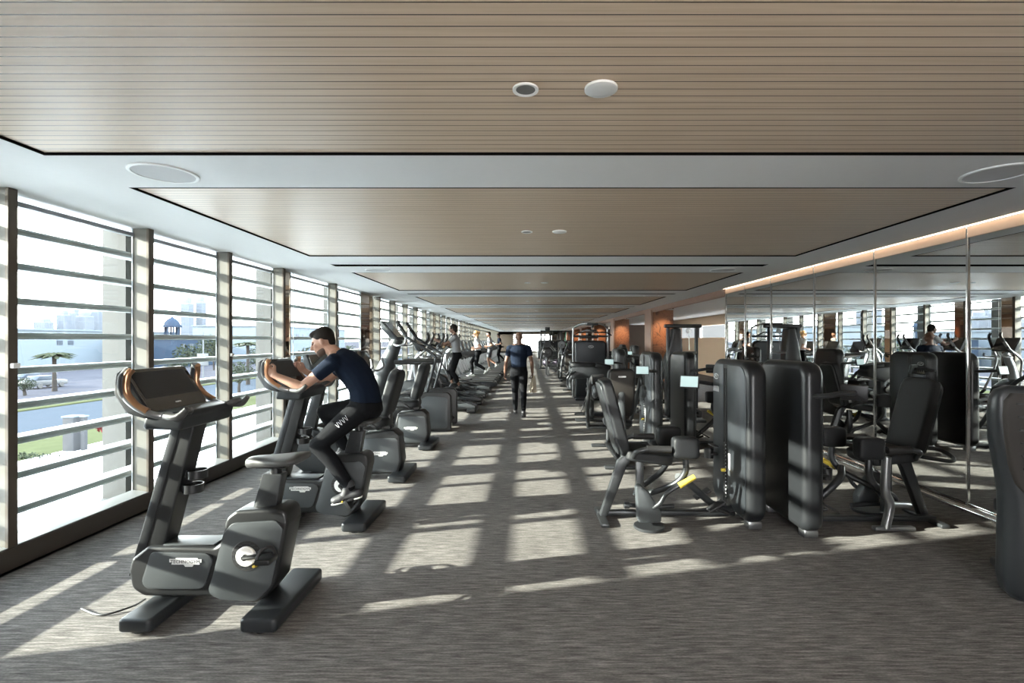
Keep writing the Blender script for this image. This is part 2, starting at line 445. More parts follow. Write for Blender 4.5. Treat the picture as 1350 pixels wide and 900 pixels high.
# ------------------------------------------------------------------ room shell
XL, XR, HC = -3.6, 4.1, 2.66
YF = 62.0
def build_room():
    m = MB(); m.box((2.3, 29.5, -0.05), (11.9, 65.4, 0.1)); struct(m.build('floor', 'carpet'))
    # ceiling slabs round the recessed panels
    P0, P1 = -2.78, 3.40
    panels = [(-2.7, 2.835)] + [(3.43 + 4.33 * k, 6.26 + 4.33 * k) for k in range(13)]
    panels = [p for p in panels if p[1] < YF]
    c = MB(); z = HC + 0.06
    def slab(x0, x1, y0, y1, zb=HC, zt=HC + 0.12):
        c.box(((x0 + x1) / 2, (y0 + y1) / 2, (zb + zt) / 2), (x1 - x0, y1 - y0, zt - zb))
    slab(-3.95, P0, -3.0, YF); slab(P1, XR + 0.02, -3.0, YF)
    edges = [-3.0]
    for a, b in panels: edges += [a, b]
    edges.append(YF)
    slots = []
    for i in range(0, len(edges), 2):
        a, b = edges[i], edges[i + 1]
        if b - a > 1.2 and i > 0 and b < YF:
            s0 = a + 0.66; s1 = s0 + 0.22
            slots.append((s0, s1))
            slab(P0, P1, a, s0); slab(P0, P1, s1, b)
        elif b > a: slab(P0, P1, a, b)
    slab(-3.95, XR + 0.02, -3.0, YF, HC + 0.121, HC + 0.32)
    ceil = c.build('ceiling', 'white'); struct(ceil)
    g = MB()
    for a, b in panels: g.box(((P0 + P1) / 2, (a + b) / 2, HC + 0.11), (P1 - P0 - 0.002, b - a - 0.002, 0.016))
    for a, b in slots: g.box(((P0 + P1) / 2, (a + b) / 2, HC + 0.06), (P1 - P0 - 0.002, b - a - 0.002, 0.11))
    for a, b in panels:
        for yy in (a + 0.0095, b - 0.0095): g.box(((P0 + P1) / 2, yy, HC + 0.05), (P1 - P0 - 0.001, 0.018, 0.10))
        for xx in (P0 + 0.0095, P1 - 0.0095): g.box((xx, (a + b) / 2, HC + 0.05), (0.018, b - a - 0.04, 0.10))
    g.build('shadow_gap', 'black', ceil)
    for a, b in panels:
        p = MB(); gp = 0.02
        p.box(((P0 + P1) / 2, (a + b) / 2, HC + 0.045), (P1 - P0 - 2 * gp, b - a - 2 * gp, 0.07), 0.003, 1)
        p.build('wood_panel', 'plank', ceil)
    # dark trim line around each panel
    return panels, slots

def downlight(x, y, label, r=0.055):
    t = thing('recessed_downlight', label, 'ceiling light', (x, y, HC), 0, 'pairs of round fittings in the wood ceiling panels')
    m = MB(); m.lathe([(r * .72, 0.02), (r * .76, -0.002), (r, -0.004), (r, 0.004)], 28); m.build('trim_ring', 'whitep', t)
    m = MB(); m.lathe([(r * .74, -0.001), (r * .6, 0.025), (r * .35, 0.045), (0.001, 0.045)], 28); m.build('reflector', 'silver', t)
    return t
def detector(x, y, label, r=0.07):
    t = thing('smoke_detector', label, 'ceiling disc', (x, y, HC), 0, 'pairs of round fittings in the wood ceiling panels')
    m = MB(); m.lathe([(r, 0.008), (r, -0.001), (r * .95, -0.003), (r * .90, -0.003)], 30); m.build('rim', 'whitep', t)
    m = MB(); m.lathe([(r * .9, -0.002), (r * .88, -0.003), (r * .5, -0.005), (0.001, -0.006)], 30); m.build('cover', 'badge', t)
    return t
def speaker(x, y, label, r=0.19):
    t = thing('ceiling_speaker', label, 'speaker', (x, y, HC), 0, 'round speakers in the white ceiling strips')
    m = MB(); m.lathe([(r, 0.002), (r, -0.008), (r * .95, -0.012), (r * .90, -0.010), (r * .89, 0.0)], 44); m.build('rim', 'whitep', t)
    m = MB(); m.lathe([(r * .90, -0.002), (r * .895, -0.0065), (r * .5, -0.008), (0.001, -0.008)], 44); m.build('grille', 'spk', t)
    return t

def ceiling_fittings(panels):
    MAT['spk'] = pmat('speaker_grille', (0.50, 0.50, 0.50), 0.7, noise=0.03, bump=0.4, bscale=900)
    mids = [2.09] + [(a + b) / 2 for a, b in panels[1:]]
    for i, y in enumerate(mids[:7]):
        w = ['nearest wood ceiling panel', 'second wood ceiling panel from the front', 'third wood ceiling panel from the front', 'fourth wood ceiling panel from the front',
             'fifth wood ceiling panel from the front', 'sixth wood ceiling panel from the front', 'seventh wood ceiling panel from the front'][i]
        downlight(-0.01, y, 'small round downlight with shiny reflector in the ' + w)
        detector(0.31, y, 'round flat white detector disc in the ' + w)
    speaker(-2.31, 3.13, 'large round ceiling speaker near the windows between the two nearest wood panels')
    speaker(2.98, 3.13, 'large round ceiling speaker near the mirrors between the two nearest wood panels')
    gaps = [panels[i][1] + 1.2 for i in range(1, 5)]
    for i, y in enumerate(gaps):
        w = ['second', 'third', 'fourth', 'fifth'][i]
        speaker(-2.27, y, 'round ceiling speaker near the windows beyond the %s wood panel' % w)
        speaker(2.95, y, 'round ceiling speaker near the mirrors beyond the %s wood panel' % w)

def build_left():
    # solid wall behind the first window, plinth and sill
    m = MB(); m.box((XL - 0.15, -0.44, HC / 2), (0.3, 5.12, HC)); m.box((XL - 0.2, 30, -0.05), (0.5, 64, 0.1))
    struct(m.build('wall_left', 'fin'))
    m = MB(); m.prism([(XL - 0.15, 0), (XL, 0), (XL, 0.145), (XL - 0.006, 0.152), (XL - 0.15, 0.152)], 2.1, YF, 'xz')
    bb = struct(m.build('baseboard_left', 'plinth'))
    m = MB(); m.prism([(XL - 0.16, 0.152), (XL - 0.004, 0.152), (XL - 0.004, 0.158), (XL - 0.155, 0.176), (XL - 0.16, 0.176)], 2.1, YF, 'xz'); m.build('sill', 'sill', bb)
    fins = [2.2, 3.48, 4.746, 6.008, 7.325, 9.32, 12.06, 13.42, 14.78, 16.14, 17.5, 18.86]
    y = 20.2
    while y < 60.5: fins.append(y); y += 1.34
    fins.append(61.9)
    glass = {}
    lz = [0.0692 + 0.26 * k for k in range(0, 10)]
    n = 0
    XG = XL - 0.15
    for i in range(len(fins) - 1):
        a, b = fins[i], fins[i + 1]
        n += 1
        w = bpy.data.objects.new('window_%d' % n, None); C.objects.link(w); w.location = (XG, (a + b) / 2, 0.15); struct(w)
        Mi = T(-XG, -(a + b) / 2, -0.15)
        f = MB(); f.box((XL - 0.076, a - 0.035, 0.152 + (HC - .152) / 2), (0.148, 0.05, HC - 0.154)); f.build('fin', 'fin', w, M=Mi)
        u = MB(); u.box((XL - 0.012, a - 0.032, 0.152 + (HC - .152) / 2), (0.026, 0.066, HC - 0.154), 0.003, 1)
        u.box((XG, a - 0.028, 0.16 + (HC - .16) / 2), (0.03, 0.056, HC - .162)); u.build('mullion', 'mullion', w, M=Mi)
        # reflective bronze panes next to some fins
        g0 = a
        wide = (i == 5) or (a > 18 and abs(((a - 18.86) % 8.04)) < 1.3 and int((a - 18.86) / 8.04) >= 0)
        br = None
        if wide:
            br = (b - 0.06 - (1.0 if i == 5 else 0.95), b - 0.20)
        elif i in (4, 6, 7, 9): br = (a, a + 0.42)
        ga, gb = a, b - 0.06
        if br:
            q = MB(); q.box((XG + 0.012, (br[0] + br[1]) / 2, 0.17 + (HC - .17) / 2), (0.016, br[1] - br[0], HC - 0.175)); q.build('bronze_pane', 'bronze', w, M=Mi)
            if br[0] > ga + 0.01:
                gb = br[0]
                q = MB(); q.box((XG, (br[1] + b - .06) / 2, 0.17 + (HC - .17) / 2), (0.008, b - .06 - br[1], HC - 0.172)); q.build('side_pane', 'glass', w, M=Mi)
            else: ga = br[1]
            e = MB()
            for yy in br: e.box((XG + 0.008, yy, 0.17 + (HC - .17) / 2), (0.03, 0.014, HC - 0.175))
            e.build('edge_trim', 'sill', w, M=Mi)
        if gb - ga > 0.05:
            q = MB(); q.box((XG, (ga + gb) / 2, 0.17 + (HC - .17) / 2), (0.008, gb - ga, HC - 0.172)); q.build('pane', 'glass', w, M=Mi)
            s = MB(); s.box((XG - 0.02, (ga + gb) / 2, HC - 0.06), (0.05, gb - ga, 0.035)); s.box((XG - 0.006, gb - 0.005, 0.15 + (HC - .15) / 2), (0.012, 0.007, HC - .152)); s.build('frame', 'sill', w, M=Mi)
        l = MB()
        for z in lz:
            l.prism(rpoly([(-3.975, z - 0.020), (-3.80, z - 0.026), (-3.78, z), (-3.80, z + 0.026), (-3.975, z + 0.024)], 0.006, 2), a - 0.001, b + 0.001, 'xz')
        l.build('louver_slats', 'louver', w, M=Mi)
        if i < 8:
            t = MB(); t.tube([(XG + 0.05, ga + 0.03, 0.17), (XG + 0.05, ga + 0.03, HC)], 0.003, 6); t.build('blind_cord', 'whitep', w, M=Mi)
            t = MB(); t.box((XL + 0.012, a - 0.03, 1.42 if i % 2 else 1.02), (0.03, 0.05, 0.035), 0.006); t.build('cord_cleat', 'whitep', w, M=Mi)
    # stone piers outside the louvers
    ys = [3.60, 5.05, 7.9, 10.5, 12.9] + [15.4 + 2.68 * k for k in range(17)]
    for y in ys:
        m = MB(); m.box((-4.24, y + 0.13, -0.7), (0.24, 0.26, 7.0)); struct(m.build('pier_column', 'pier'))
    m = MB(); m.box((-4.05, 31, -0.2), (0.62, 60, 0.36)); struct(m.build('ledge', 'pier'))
    m = MB(); m.box((-3.95, 31, HC + 0.25), (0.7, 60, 0.3)); struct(m.build('trim_1', 'louver'))

def build_right():
    YM = 10.27
    m = MB(); m.box((XR + 0.14, (YM - 3.0) / 2, HC / 2), (0.2, YM + 3.0, HC)); struct(m.build('wall_right', 'darkwood'))
    ed = [0.85, 2.1, 3.34, 4.62, 5.86, 7.10, 8.36, 9.36, YM]
    names = ['second', 'third', 'fourth', 'fifth', 'sixth', 'seventh', 'eighth']
    for i in range(2, len(ed) - 1):
        a, b = ed[i], ed[i + 1]
        t = MB(); t.box((XR + 0.03, (a + b) / 2, 0.06 + (HC - .06 - .10) / 2), (0.012, b - a - 0.012, HC - 0.165)); o = t.build('mirror_panel', 'mirror')
        lab = {2: 'nearest tall wall mirror panel, cut off by the picture edge', 7: 'farthest wall mirror panel, beside the beige wall',
               3: 'wide wall mirror panel behind the vented seat back and the last chair'}.get(i, 'tall wall mirror panel, %s from the near end of the row' % ORD[i - 2])
        tag(o, lab, 'mirror', 'wall mirrors along the right side')
    d = MB()
    for y in ed[2:]:
        d.box((XR + 0.02, y, HC / 2), (0.022, 0.022, HC - 0.01), 0.004, 1)
    struct(d.build('trim_2', 'chrome'))
    d = MB(); d.tube([(XR - 0.03, -2.9, 0.028), (XR - 0.03, YM, 0.028)], 0.026, 12); d.box((XR + 0.0, (YM - 2.9) / 2, 0.03), (0.06, YM + 2.9, 0.055), 0.01)
    struct(d.build('baseboard_right', 'chrome'))
    # peach band painting in the mirrors' cove reflection, and fascia beyond
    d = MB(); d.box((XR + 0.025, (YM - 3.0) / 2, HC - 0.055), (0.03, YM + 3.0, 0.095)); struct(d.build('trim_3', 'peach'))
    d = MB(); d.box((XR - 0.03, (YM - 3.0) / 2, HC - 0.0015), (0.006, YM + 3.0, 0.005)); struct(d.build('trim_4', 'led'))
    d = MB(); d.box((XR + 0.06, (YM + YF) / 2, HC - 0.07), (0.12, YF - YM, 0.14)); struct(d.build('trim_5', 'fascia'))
    # side bay beyond the mirrors
    XB = 8.1
    m = MB(); m.box(((XR + XB) / 2 + 0.06, (YM + YF) / 2, 2.75), (XB - XR + 0.1, YF - YM, 0.2)); struct(m.build('trim_6', 'white'))
    m = MB(); m.box(((XR + XB) / 2 + .2, YM - 0.12, 1.33), (XB - XR + 0.1, 0.2, 2.66)); struct(m.build('wall_bay', 'beige'))
    m = MB()
    m.box((XB + 0.1, (YM + YF) / 2, 0.83), (0.2, YF - YM, 1.66)); m.box((XB + 0.05, (YM + YF) / 2, 2.45), (0.3, YF - YM, 0.4))
    struct(m.build('wall_side', 'beige'))
    y = YM; k = 0
    while y < YF - 3:
        k += 1
        w = bpy.data.objects.new('window_%d' % (80 + k), None); C.objects.link(w); w.location = (XB + 0.1, y + 1.5, 1.66); struct(w)
        Mi = T(-XB - 0.1, -y - 1.5, -1.66)
        q = MB(); q.box((XB + 0.1, y + 1.5, 1.955), (0.01, 3.0, 0.6)); q.build('pane', 'glass', w, M=Mi)
        q = MB(); q.box((XB + 0.08, y, 1.955), (0.12, 0.32, 0.6)); q.build('mullion', 'sill', w, M=Mi)
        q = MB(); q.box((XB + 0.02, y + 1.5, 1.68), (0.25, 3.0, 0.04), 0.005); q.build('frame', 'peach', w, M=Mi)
        y += 3.3
    # dark partition blocks between the carved columns
    m = MB()
    m.box((6.3, 26.5, 1.2), (3.6, 1.2, 2.38)); struct(m.build('wall_partition', 'darkwood'))
    m = MB(); m.box((5.9, 36.0, 1.2), (3.2, 1.2, 2.38)); struct(m.build('wall_partition_rear', 'darkwood'))
    for i, y in enumerate([16.3, 23.4, 30.5, 37.6, 44.7, 51.8]):
        m = MB(); m.box((4.47, y + 0.43, 1.30), (0.68, 0.84, 2.58)); o = struct(m.build('carved_column', 'carved'))
        m = MB(); m.box((4.09, y + 0.43, 1.30), (0.06, 0.86, 2.58), 0.004, 1); m.build('side_panel', 'fascia', o)
        sp = bpy.data.lights.new('column_spot', 'SPOT'); sp.energy = 42; sp.color = (1.0, 0.66, 0.36); sp.spot_size = math.radians(40); sp.spot_blend = 1.0; sp.shadow_soft_size = 0.03
        so = bpy.data.objects.new('column_spot', sp); C.objects.link(so); so.location = (4.44, y - 1.15, 2.56)
        so.rotation_euler = (V((4.46, y, 1.88)) - so.location).to_track_quat('-Z', 'Y').to_euler()
        t = thing('ceiling_spotlight', 'small black spotlight on the bay ceiling aimed at the %s carved wood column' % ORD[i], 'spotlight', (4.44, y - 1.21, 2.65), 0, 'spotlights aimed at the carved columns')
        q = MB(); q.cyl((0, 0, -0.005), .045, .01, 'z', 20, .002); q.build('mount', 'bpl', t)
        q = MB(); q.lathe([(.022, .035), (.032, .03), (.034, -.03), (.029, -.03), (.027, .02)], 20, T(0, 0, -.055) @ RX(40)); q.build('lamp_head', 'bpl', t)

def build_far():
    m = MB(); m.box((-1.9, -3.1, HC / 2), (4.0, 0.2, HC)); m.box((3.0, -3.1, HC / 2), (2.8, 0.2, HC)); struct(m.build('wall_rear', 'white'))  # unseen rear wall; its gap is shaped to let in fill light
    m = MB()
    m.box((-2.9, YF + 0.1, 1.33), (2.2, 0.2, 2.66)); m.box((2.3, YF + .1, 2.5), (12, 0.2, 0.4)); m.box((2.3, YF + .1, 0.1), (12, 0.2, 0.2))
    m.box((5.6, YF + .1, 1.33), (5.2, 0.2, 2.66))
    struct(m.build('wall_far', 'mullion'))
    w = bpy.data.objects.new('window_99', None); C.objects.link(w); w.location = (0.5, YF, 1.3); struct(w)
    Mi = T(-0.5, -YF, -1.3)
    q = MB(); q.box((0.5, YF + 0.1, 1.3), (5.0, 0.01, 2.3)); q.build('pane', 'glass', w, M=Mi)
    q = MB()
    for x in (-1.9, -0.7, 0.5, 1.7, 2.9): q.box((x, YF + 0.02, 1.3), (0.08, 0.12, 2.4))
    q.build('mullion', 'mullion', w, M=Mi)
    q = MB()
    for k in range(1, 10): q.box((0.5, YF + 0.4, 0.01 + .27 * k), (5.4, 0.2, 0.10))
    q.build('louver_slats', 'louver', w, M=Mi)
# ------------------------------------------------------------------ the street outside
GZ = -4.0
def build_outside():
    def strip(name, x0, x1, mat, z=GZ, y0=-60, y1=320):
        m = MB(); m.box(((x0 + x1) / 2, (y0 + y1) / 2, z - 0.2), (abs(x1 - x0), y1 - y0, 0.4)); return struct(m.build(name, mat))
    strip('ground_terrace', -23.5, -3.2, 'paving'); strip('ground_verge', -28.5, -23.5, 'grass', GZ - 0.02); strip('path_kerb', -30, -28.5, 'paving', GZ + 0.02)
    strip('road', -40, -30, 'road', GZ - 0.06); strip('verge_far', -42.5, -40, 'grass', GZ + 0.03); strip('ground_yard', -700, -42.5, 'sand', GZ - 0.04, -300, 1500)
    strip('ground_side', 8.6, 120, 'paving', GZ, -60, 320)
    m = MB(); m.box((0, YF + 60, GZ - .2), (60, 119, 0.4)); struct(m.build('ground_end', 'paving'))
    # low stone bollard posts and a flowering shrub by the kerb
    p = W(97, 590, 25.6)
    for (px, w, lab) in ((96, 0.55, 'wider stone post standing on the kerb outside the first window'), (111, 0.20, 'slim stone post beside the wider one outside the first window')):
        q = W(px, 594, 25.0); t = thing('stone_post', lab, 'post', (q.x, q.y, GZ))
        m = MB(); m.box((0, 0, 0.85), (w, w, 1.7), 0.03); m.build('shaft', 'post_stone', t)
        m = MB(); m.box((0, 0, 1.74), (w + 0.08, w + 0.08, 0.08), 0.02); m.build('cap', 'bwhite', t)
    def leaves(m, c, r, n, s, flat=0.75):
        for _ in range(n):
            d = V((random.gauss(0, 1), random.gauss(0, 1), random.gauss(0, 1))).normalized() * (random.random() ** 0.4)
            p = V(c) + V((d.x * r, d.y * r, d.z * r * flat))
            R = Quaternion(V((random.gauss(0, 1), random.gauss(0, 1), random.gauss(0, 1))).normalized(), random.random() * 6).to_matrix().to_4x4()
            k = s * random.uniform(.6, 1.3)
            m.raw([(-k, 0, 0), (0, -k * .5, k * .15), (k, 0, 0), (0, k * .5, k * .15)], [(0, 1, 2, 3)], T(*p) @ R, False)
    def tree(px, D, z_top, r, lab, name='broadleaf_tree', grp='trees across the road'):
        x = (px - 696) * D / FPX
        t = thing(name, lab, 'tree', (x, D, GZ), random.uniform(0, 360), grp)
        h = z_top - GZ
        m = MB(); m.tube([(0, 0, 0), (0.06, 0.03, h * .3), (0, 0, h * .6)], [0.16, 0.12, 0.06], 8)
        for a in range(4): m.tube([(0, 0, h * .42), (r * .5 * math.cos(a * 1.6), r * .5 * math.sin(a * 1.6), h * .72)], [0.06, 0.02], 6)
        m.build('trunk', 'bark', t)
        m = MB(); leaves(m, (0, 0, h - r * .75), r, 900, r * .085); m.build('crown', 'leaf', t)
    def palm(px, D, z_top, lab):
        x = (px - 696) * D / FPX
        t = thing('palm_tree', lab, 'tree', (x, D, GZ), random.uniform(0, 360), 'palms across the road')
        h = z_top - GZ - 0.8
        m = MB(); m.tube([(0, 0, 0), (0.05, 0, h * .5), (0, 0.03, h)], [0.24, 0.17, 0.19], 10); m.build('trunk', 'bark', t)
        m = MB()
        for a in range(30):
            ang = a * 2.4; L = random.uniform(1.5, 2.2); up = random.uniform(0.0, 1.0)
            pts = [V((math.cos(ang) * L * s, math.sin(ang) * L * s, h + up * L * .7 * s - L * (0.25 + up * .45) * s * s)) for s in (0, .25, .5, .75, 1)]
            side = V((-math.sin(ang), math.cos(ang), 0)); vs = []; fs = []
            for i, p in enumerate(pts):
                w = (0.06, 0.26, 0.28, 0.2, 0.03)[i]
                vs += [p - side * w - V((0, 0, w * .5)), p, p + side * w - V((0, 0, w * .5))]
            for i in range(4):
                fs += [(i * 3, i * 3 + 1, i * 3 + 4, i * 3 + 3), (i * 3 + 1, i * 3 + 2, i * 3 + 5, i * 3 + 4)]
            m.raw(vs, fs, None, False)
        m.build('crown', 'palm', t)
    palm(72, 54, 0.75, 'palm tree with spread fronds across the road outside the first window')
    palm(327, 62, 1.9, 'tall palm in the third window, beside the white tower')
    tree(252, 80, 1.1, 2.6, 'rounded green tree in the second window, nearest the blue building')
    tree(232, 72, -0.9, 1.5, 'low green tree in the second window, below the larger crown')
    tree(282, 92, 2.6, 3.0, 'taller green tree in the second window, beside the lamp post')
    tree(316, 46, -0.4, 1.3, 'small green tree in the third window, below the tall palm')
    tree(345, 70, 0.8, 2.0, 'green tree near the edge of the third window')
    tree(33, 50, -2.2, 0.9, 'small bush-like tree at the edge of the first window')
    tree(410, 60, 0.8, 2.1, 'green tree in the fourth window, above the rider')
    tree(462, 75, 0.8, 2.4, 'green tree in the fifth window, beside the mullion')
    q = W(136, 590, 25)
    t = thing('flowering_shrub', 'small shrub with a red blossom head beside the slim stone post', 'shrub', (q.x, q.y, GZ))
    m = MB(); m.tube([(0, 0, 0), (0.03, 0, 0.6), (0.1, 0, 1.0)], 0.03, 6); m.build('stem', 'bark', t)
    m = MB(); leaves(m, (0.1, 0, 1.15), 0.36, 160, 0.1, .5); m.build('blossom', 'flower', t)
    m = MB()
    for i in range(34): leaves(m, (random.uniform(-3.2, 3.0), random.uniform(-.3, .3), 0.12), 0.24, 18, 0.07, .6)
    o = m.build('hedge_foliage', 'leaf'); o.location = (q.x - 0.3, q.y - 1.6, GZ); o['kind'] = 'stuff'; o['label'] = 'low scrubby planting along the kerb outside the windows'; o['category'] = 'planting'
    # lamp post with sign board
    q = W(268, 490, 66)
    t = thing('street_sign_pole', 'slim white street pole with a pale square board in the second window', 'sign', (q.x, q.y, GZ))
    m = MB(); m.tube([(0, 0, 0), (0, 0, 6.6)], 0.09, 8); m.build('pole', 'polew', t)
    m = MB(); m.box((0, -0.1, 3.0), (1.5, 0.12, 1.6), 0.05); m.build('board', 'polew', t)
    # cars
    def car(px, D, mat, lab):
        q = W(px, 500, D); t = thing('parked_car', lab, 'car', (q.x, q.y, GZ), 90, 'cars parked across the road')
        m = MB(); m.prism(rpoly([(-2.1, .3), (2.1, .3), (2.15, .75), (1.2, .9), (-2.0, .95), (-2.15, .7)], .12, 3), -.85, .85, 'xz', .08); m.build('body', mat, t)
        m = MB(); m.prism(rpoly([(-1.8, .9), (1.1, .88), (.45, 1.42), (-1.2, 1.45)], .12, 3), -.74, .74, 'xz', .08); m.build('cabin', 'bwin', t)
        for x in (-1.3, 1.3):
            for y in (-.8, .8):
                m = MB(); m.cyl((x, y, .32), .32, .2, 'y', 18, .04); m.build('wheel', 'rubber', t)
    car(40, 62, 'carp', 'dark car parked at the edge of the first window'); car(58, 58, 'carw', 'pale car parked by the palm trunk outside the first window'); car(214, 58, 'carw', 'pale car parked below the green tree in the second window')
    # buildings
    def block(name, lab, x, y, sx, sy, zt, mat, wins=(), roofmat='bwhite', cat='building', grp=None):
        t = thing(name, lab, cat, (x, y, GZ), 0, grp)
        h = zt - GZ
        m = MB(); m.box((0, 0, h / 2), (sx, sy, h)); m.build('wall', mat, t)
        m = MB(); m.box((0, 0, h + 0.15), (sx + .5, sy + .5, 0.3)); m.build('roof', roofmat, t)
        for (wy, wz, ww, wh) in wins:
            m = MB(); m.box((sx / 2 + 0.02, wy, wz - GZ), (0.1, ww, wh)); m.build('window', 'bwin', t)
        return t
    wins = [(-34 + 2.2 * i, 1.1, 1.1, 0.8) for i in (2, 3, 9, 10, 11, 12, 18, 19, 24, 25, 28)]
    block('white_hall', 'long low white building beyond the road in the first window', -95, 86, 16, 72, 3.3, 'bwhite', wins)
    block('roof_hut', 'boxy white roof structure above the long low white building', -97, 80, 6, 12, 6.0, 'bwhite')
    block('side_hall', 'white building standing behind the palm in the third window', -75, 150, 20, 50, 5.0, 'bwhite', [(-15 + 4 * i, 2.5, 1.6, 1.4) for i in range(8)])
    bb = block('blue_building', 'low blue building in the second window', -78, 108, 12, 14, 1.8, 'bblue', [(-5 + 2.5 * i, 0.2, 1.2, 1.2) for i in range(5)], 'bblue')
    block('sky_screen_block', 'pale building-shaped block added outside the high windows of the side bay to hide bright sky', 24, 34, 10, 56, 7.5, 'post_stone', [(-24 + 6 * i, 3.2, 2.2, 2.4) for i in range(9)])  # added block, screens bright sky from the bay windows
    for i, (tx, ty) in enumerate(((13.5, 17.6), (13.2, 20.0), (14.0, 24.5))):
        tree(696 + tx * FPX / ty, ty, 2.3, 0.9, 'small tree outside the high windows of the side bay, %s from the mirrors' % ORD[i], grp='trees outside the side bay')
    # domed kiosk on the blue roof
    t = thing('domed_kiosk', 'dark domed pavilion with open arches above the blue building', 'pavilion', (-76.5, 106, 2.1))
    m = MB()
    for a in range(8): m.tube([(1.3 * math.cos(a * PI / 4), 1.3 * math.sin(a * PI / 4), 0), (1.3 * math.cos(a * PI / 4), 1.3 * math.sin(a * PI / 4), 2.2)], 0.17, 8)
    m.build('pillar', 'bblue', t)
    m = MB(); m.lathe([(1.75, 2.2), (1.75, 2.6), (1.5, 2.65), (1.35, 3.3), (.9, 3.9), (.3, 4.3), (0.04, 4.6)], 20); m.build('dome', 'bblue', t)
    def tower(px, D, top, w, lab):
        x = (px - 696) * D / FPX; zt = EYE + (448 - top) * D / FPX; sw = w * D / FPX
        t = thing('skyline_tower', lab, 'tower', (x, D, GZ), 0, 'hazy towers on the skyline')
        h = zt - GZ
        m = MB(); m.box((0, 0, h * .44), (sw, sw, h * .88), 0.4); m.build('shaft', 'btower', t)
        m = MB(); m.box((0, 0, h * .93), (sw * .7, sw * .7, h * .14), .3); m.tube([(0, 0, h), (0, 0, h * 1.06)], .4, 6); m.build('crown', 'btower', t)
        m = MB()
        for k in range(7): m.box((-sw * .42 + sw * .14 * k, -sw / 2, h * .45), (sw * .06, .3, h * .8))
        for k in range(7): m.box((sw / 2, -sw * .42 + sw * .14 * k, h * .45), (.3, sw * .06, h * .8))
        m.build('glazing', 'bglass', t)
    for px, D, top, w, lab in ((84, 500, 409, 10, 'hazy tower in the first window, nearest the mullion'), (99, 540, 406, 9, 'hazy tower in the first window, beside the first one'), (112, 520, 411, 13, 'broad hazy tower in the middle of the first window'),
                               (129, 560, 404, 10, 'tallest hazy tower in the first window'), (247, 600, 392, 11, 'pale skyline tower in the second window, by the domed pavilion'), (265, 620, 390, 9, 'pale skyline tower in the second window, above the lamp post'),
                               (58, 480, 420, 14, 'low hazy block on the skyline of the first window')):
        tower(px, D, top, w, lab)
# ------------------------------------------------------------------ cardio machines (local +x faces the windows)
def board(m, cx, cy, sx, sy, z0, z1, r=0.03, bev=0.018, M=None):
    pts = rpoly([(cx - sx / 2, cy - sy / 2), (cx + sx / 2, cy - sy / 2), (cx + sx / 2, cy + sy / 2), (cx - sx / 2, cy + sy / 2)], r, 5)
    m.prism(pts, z0, z1, 'xy', bev, 3, M)

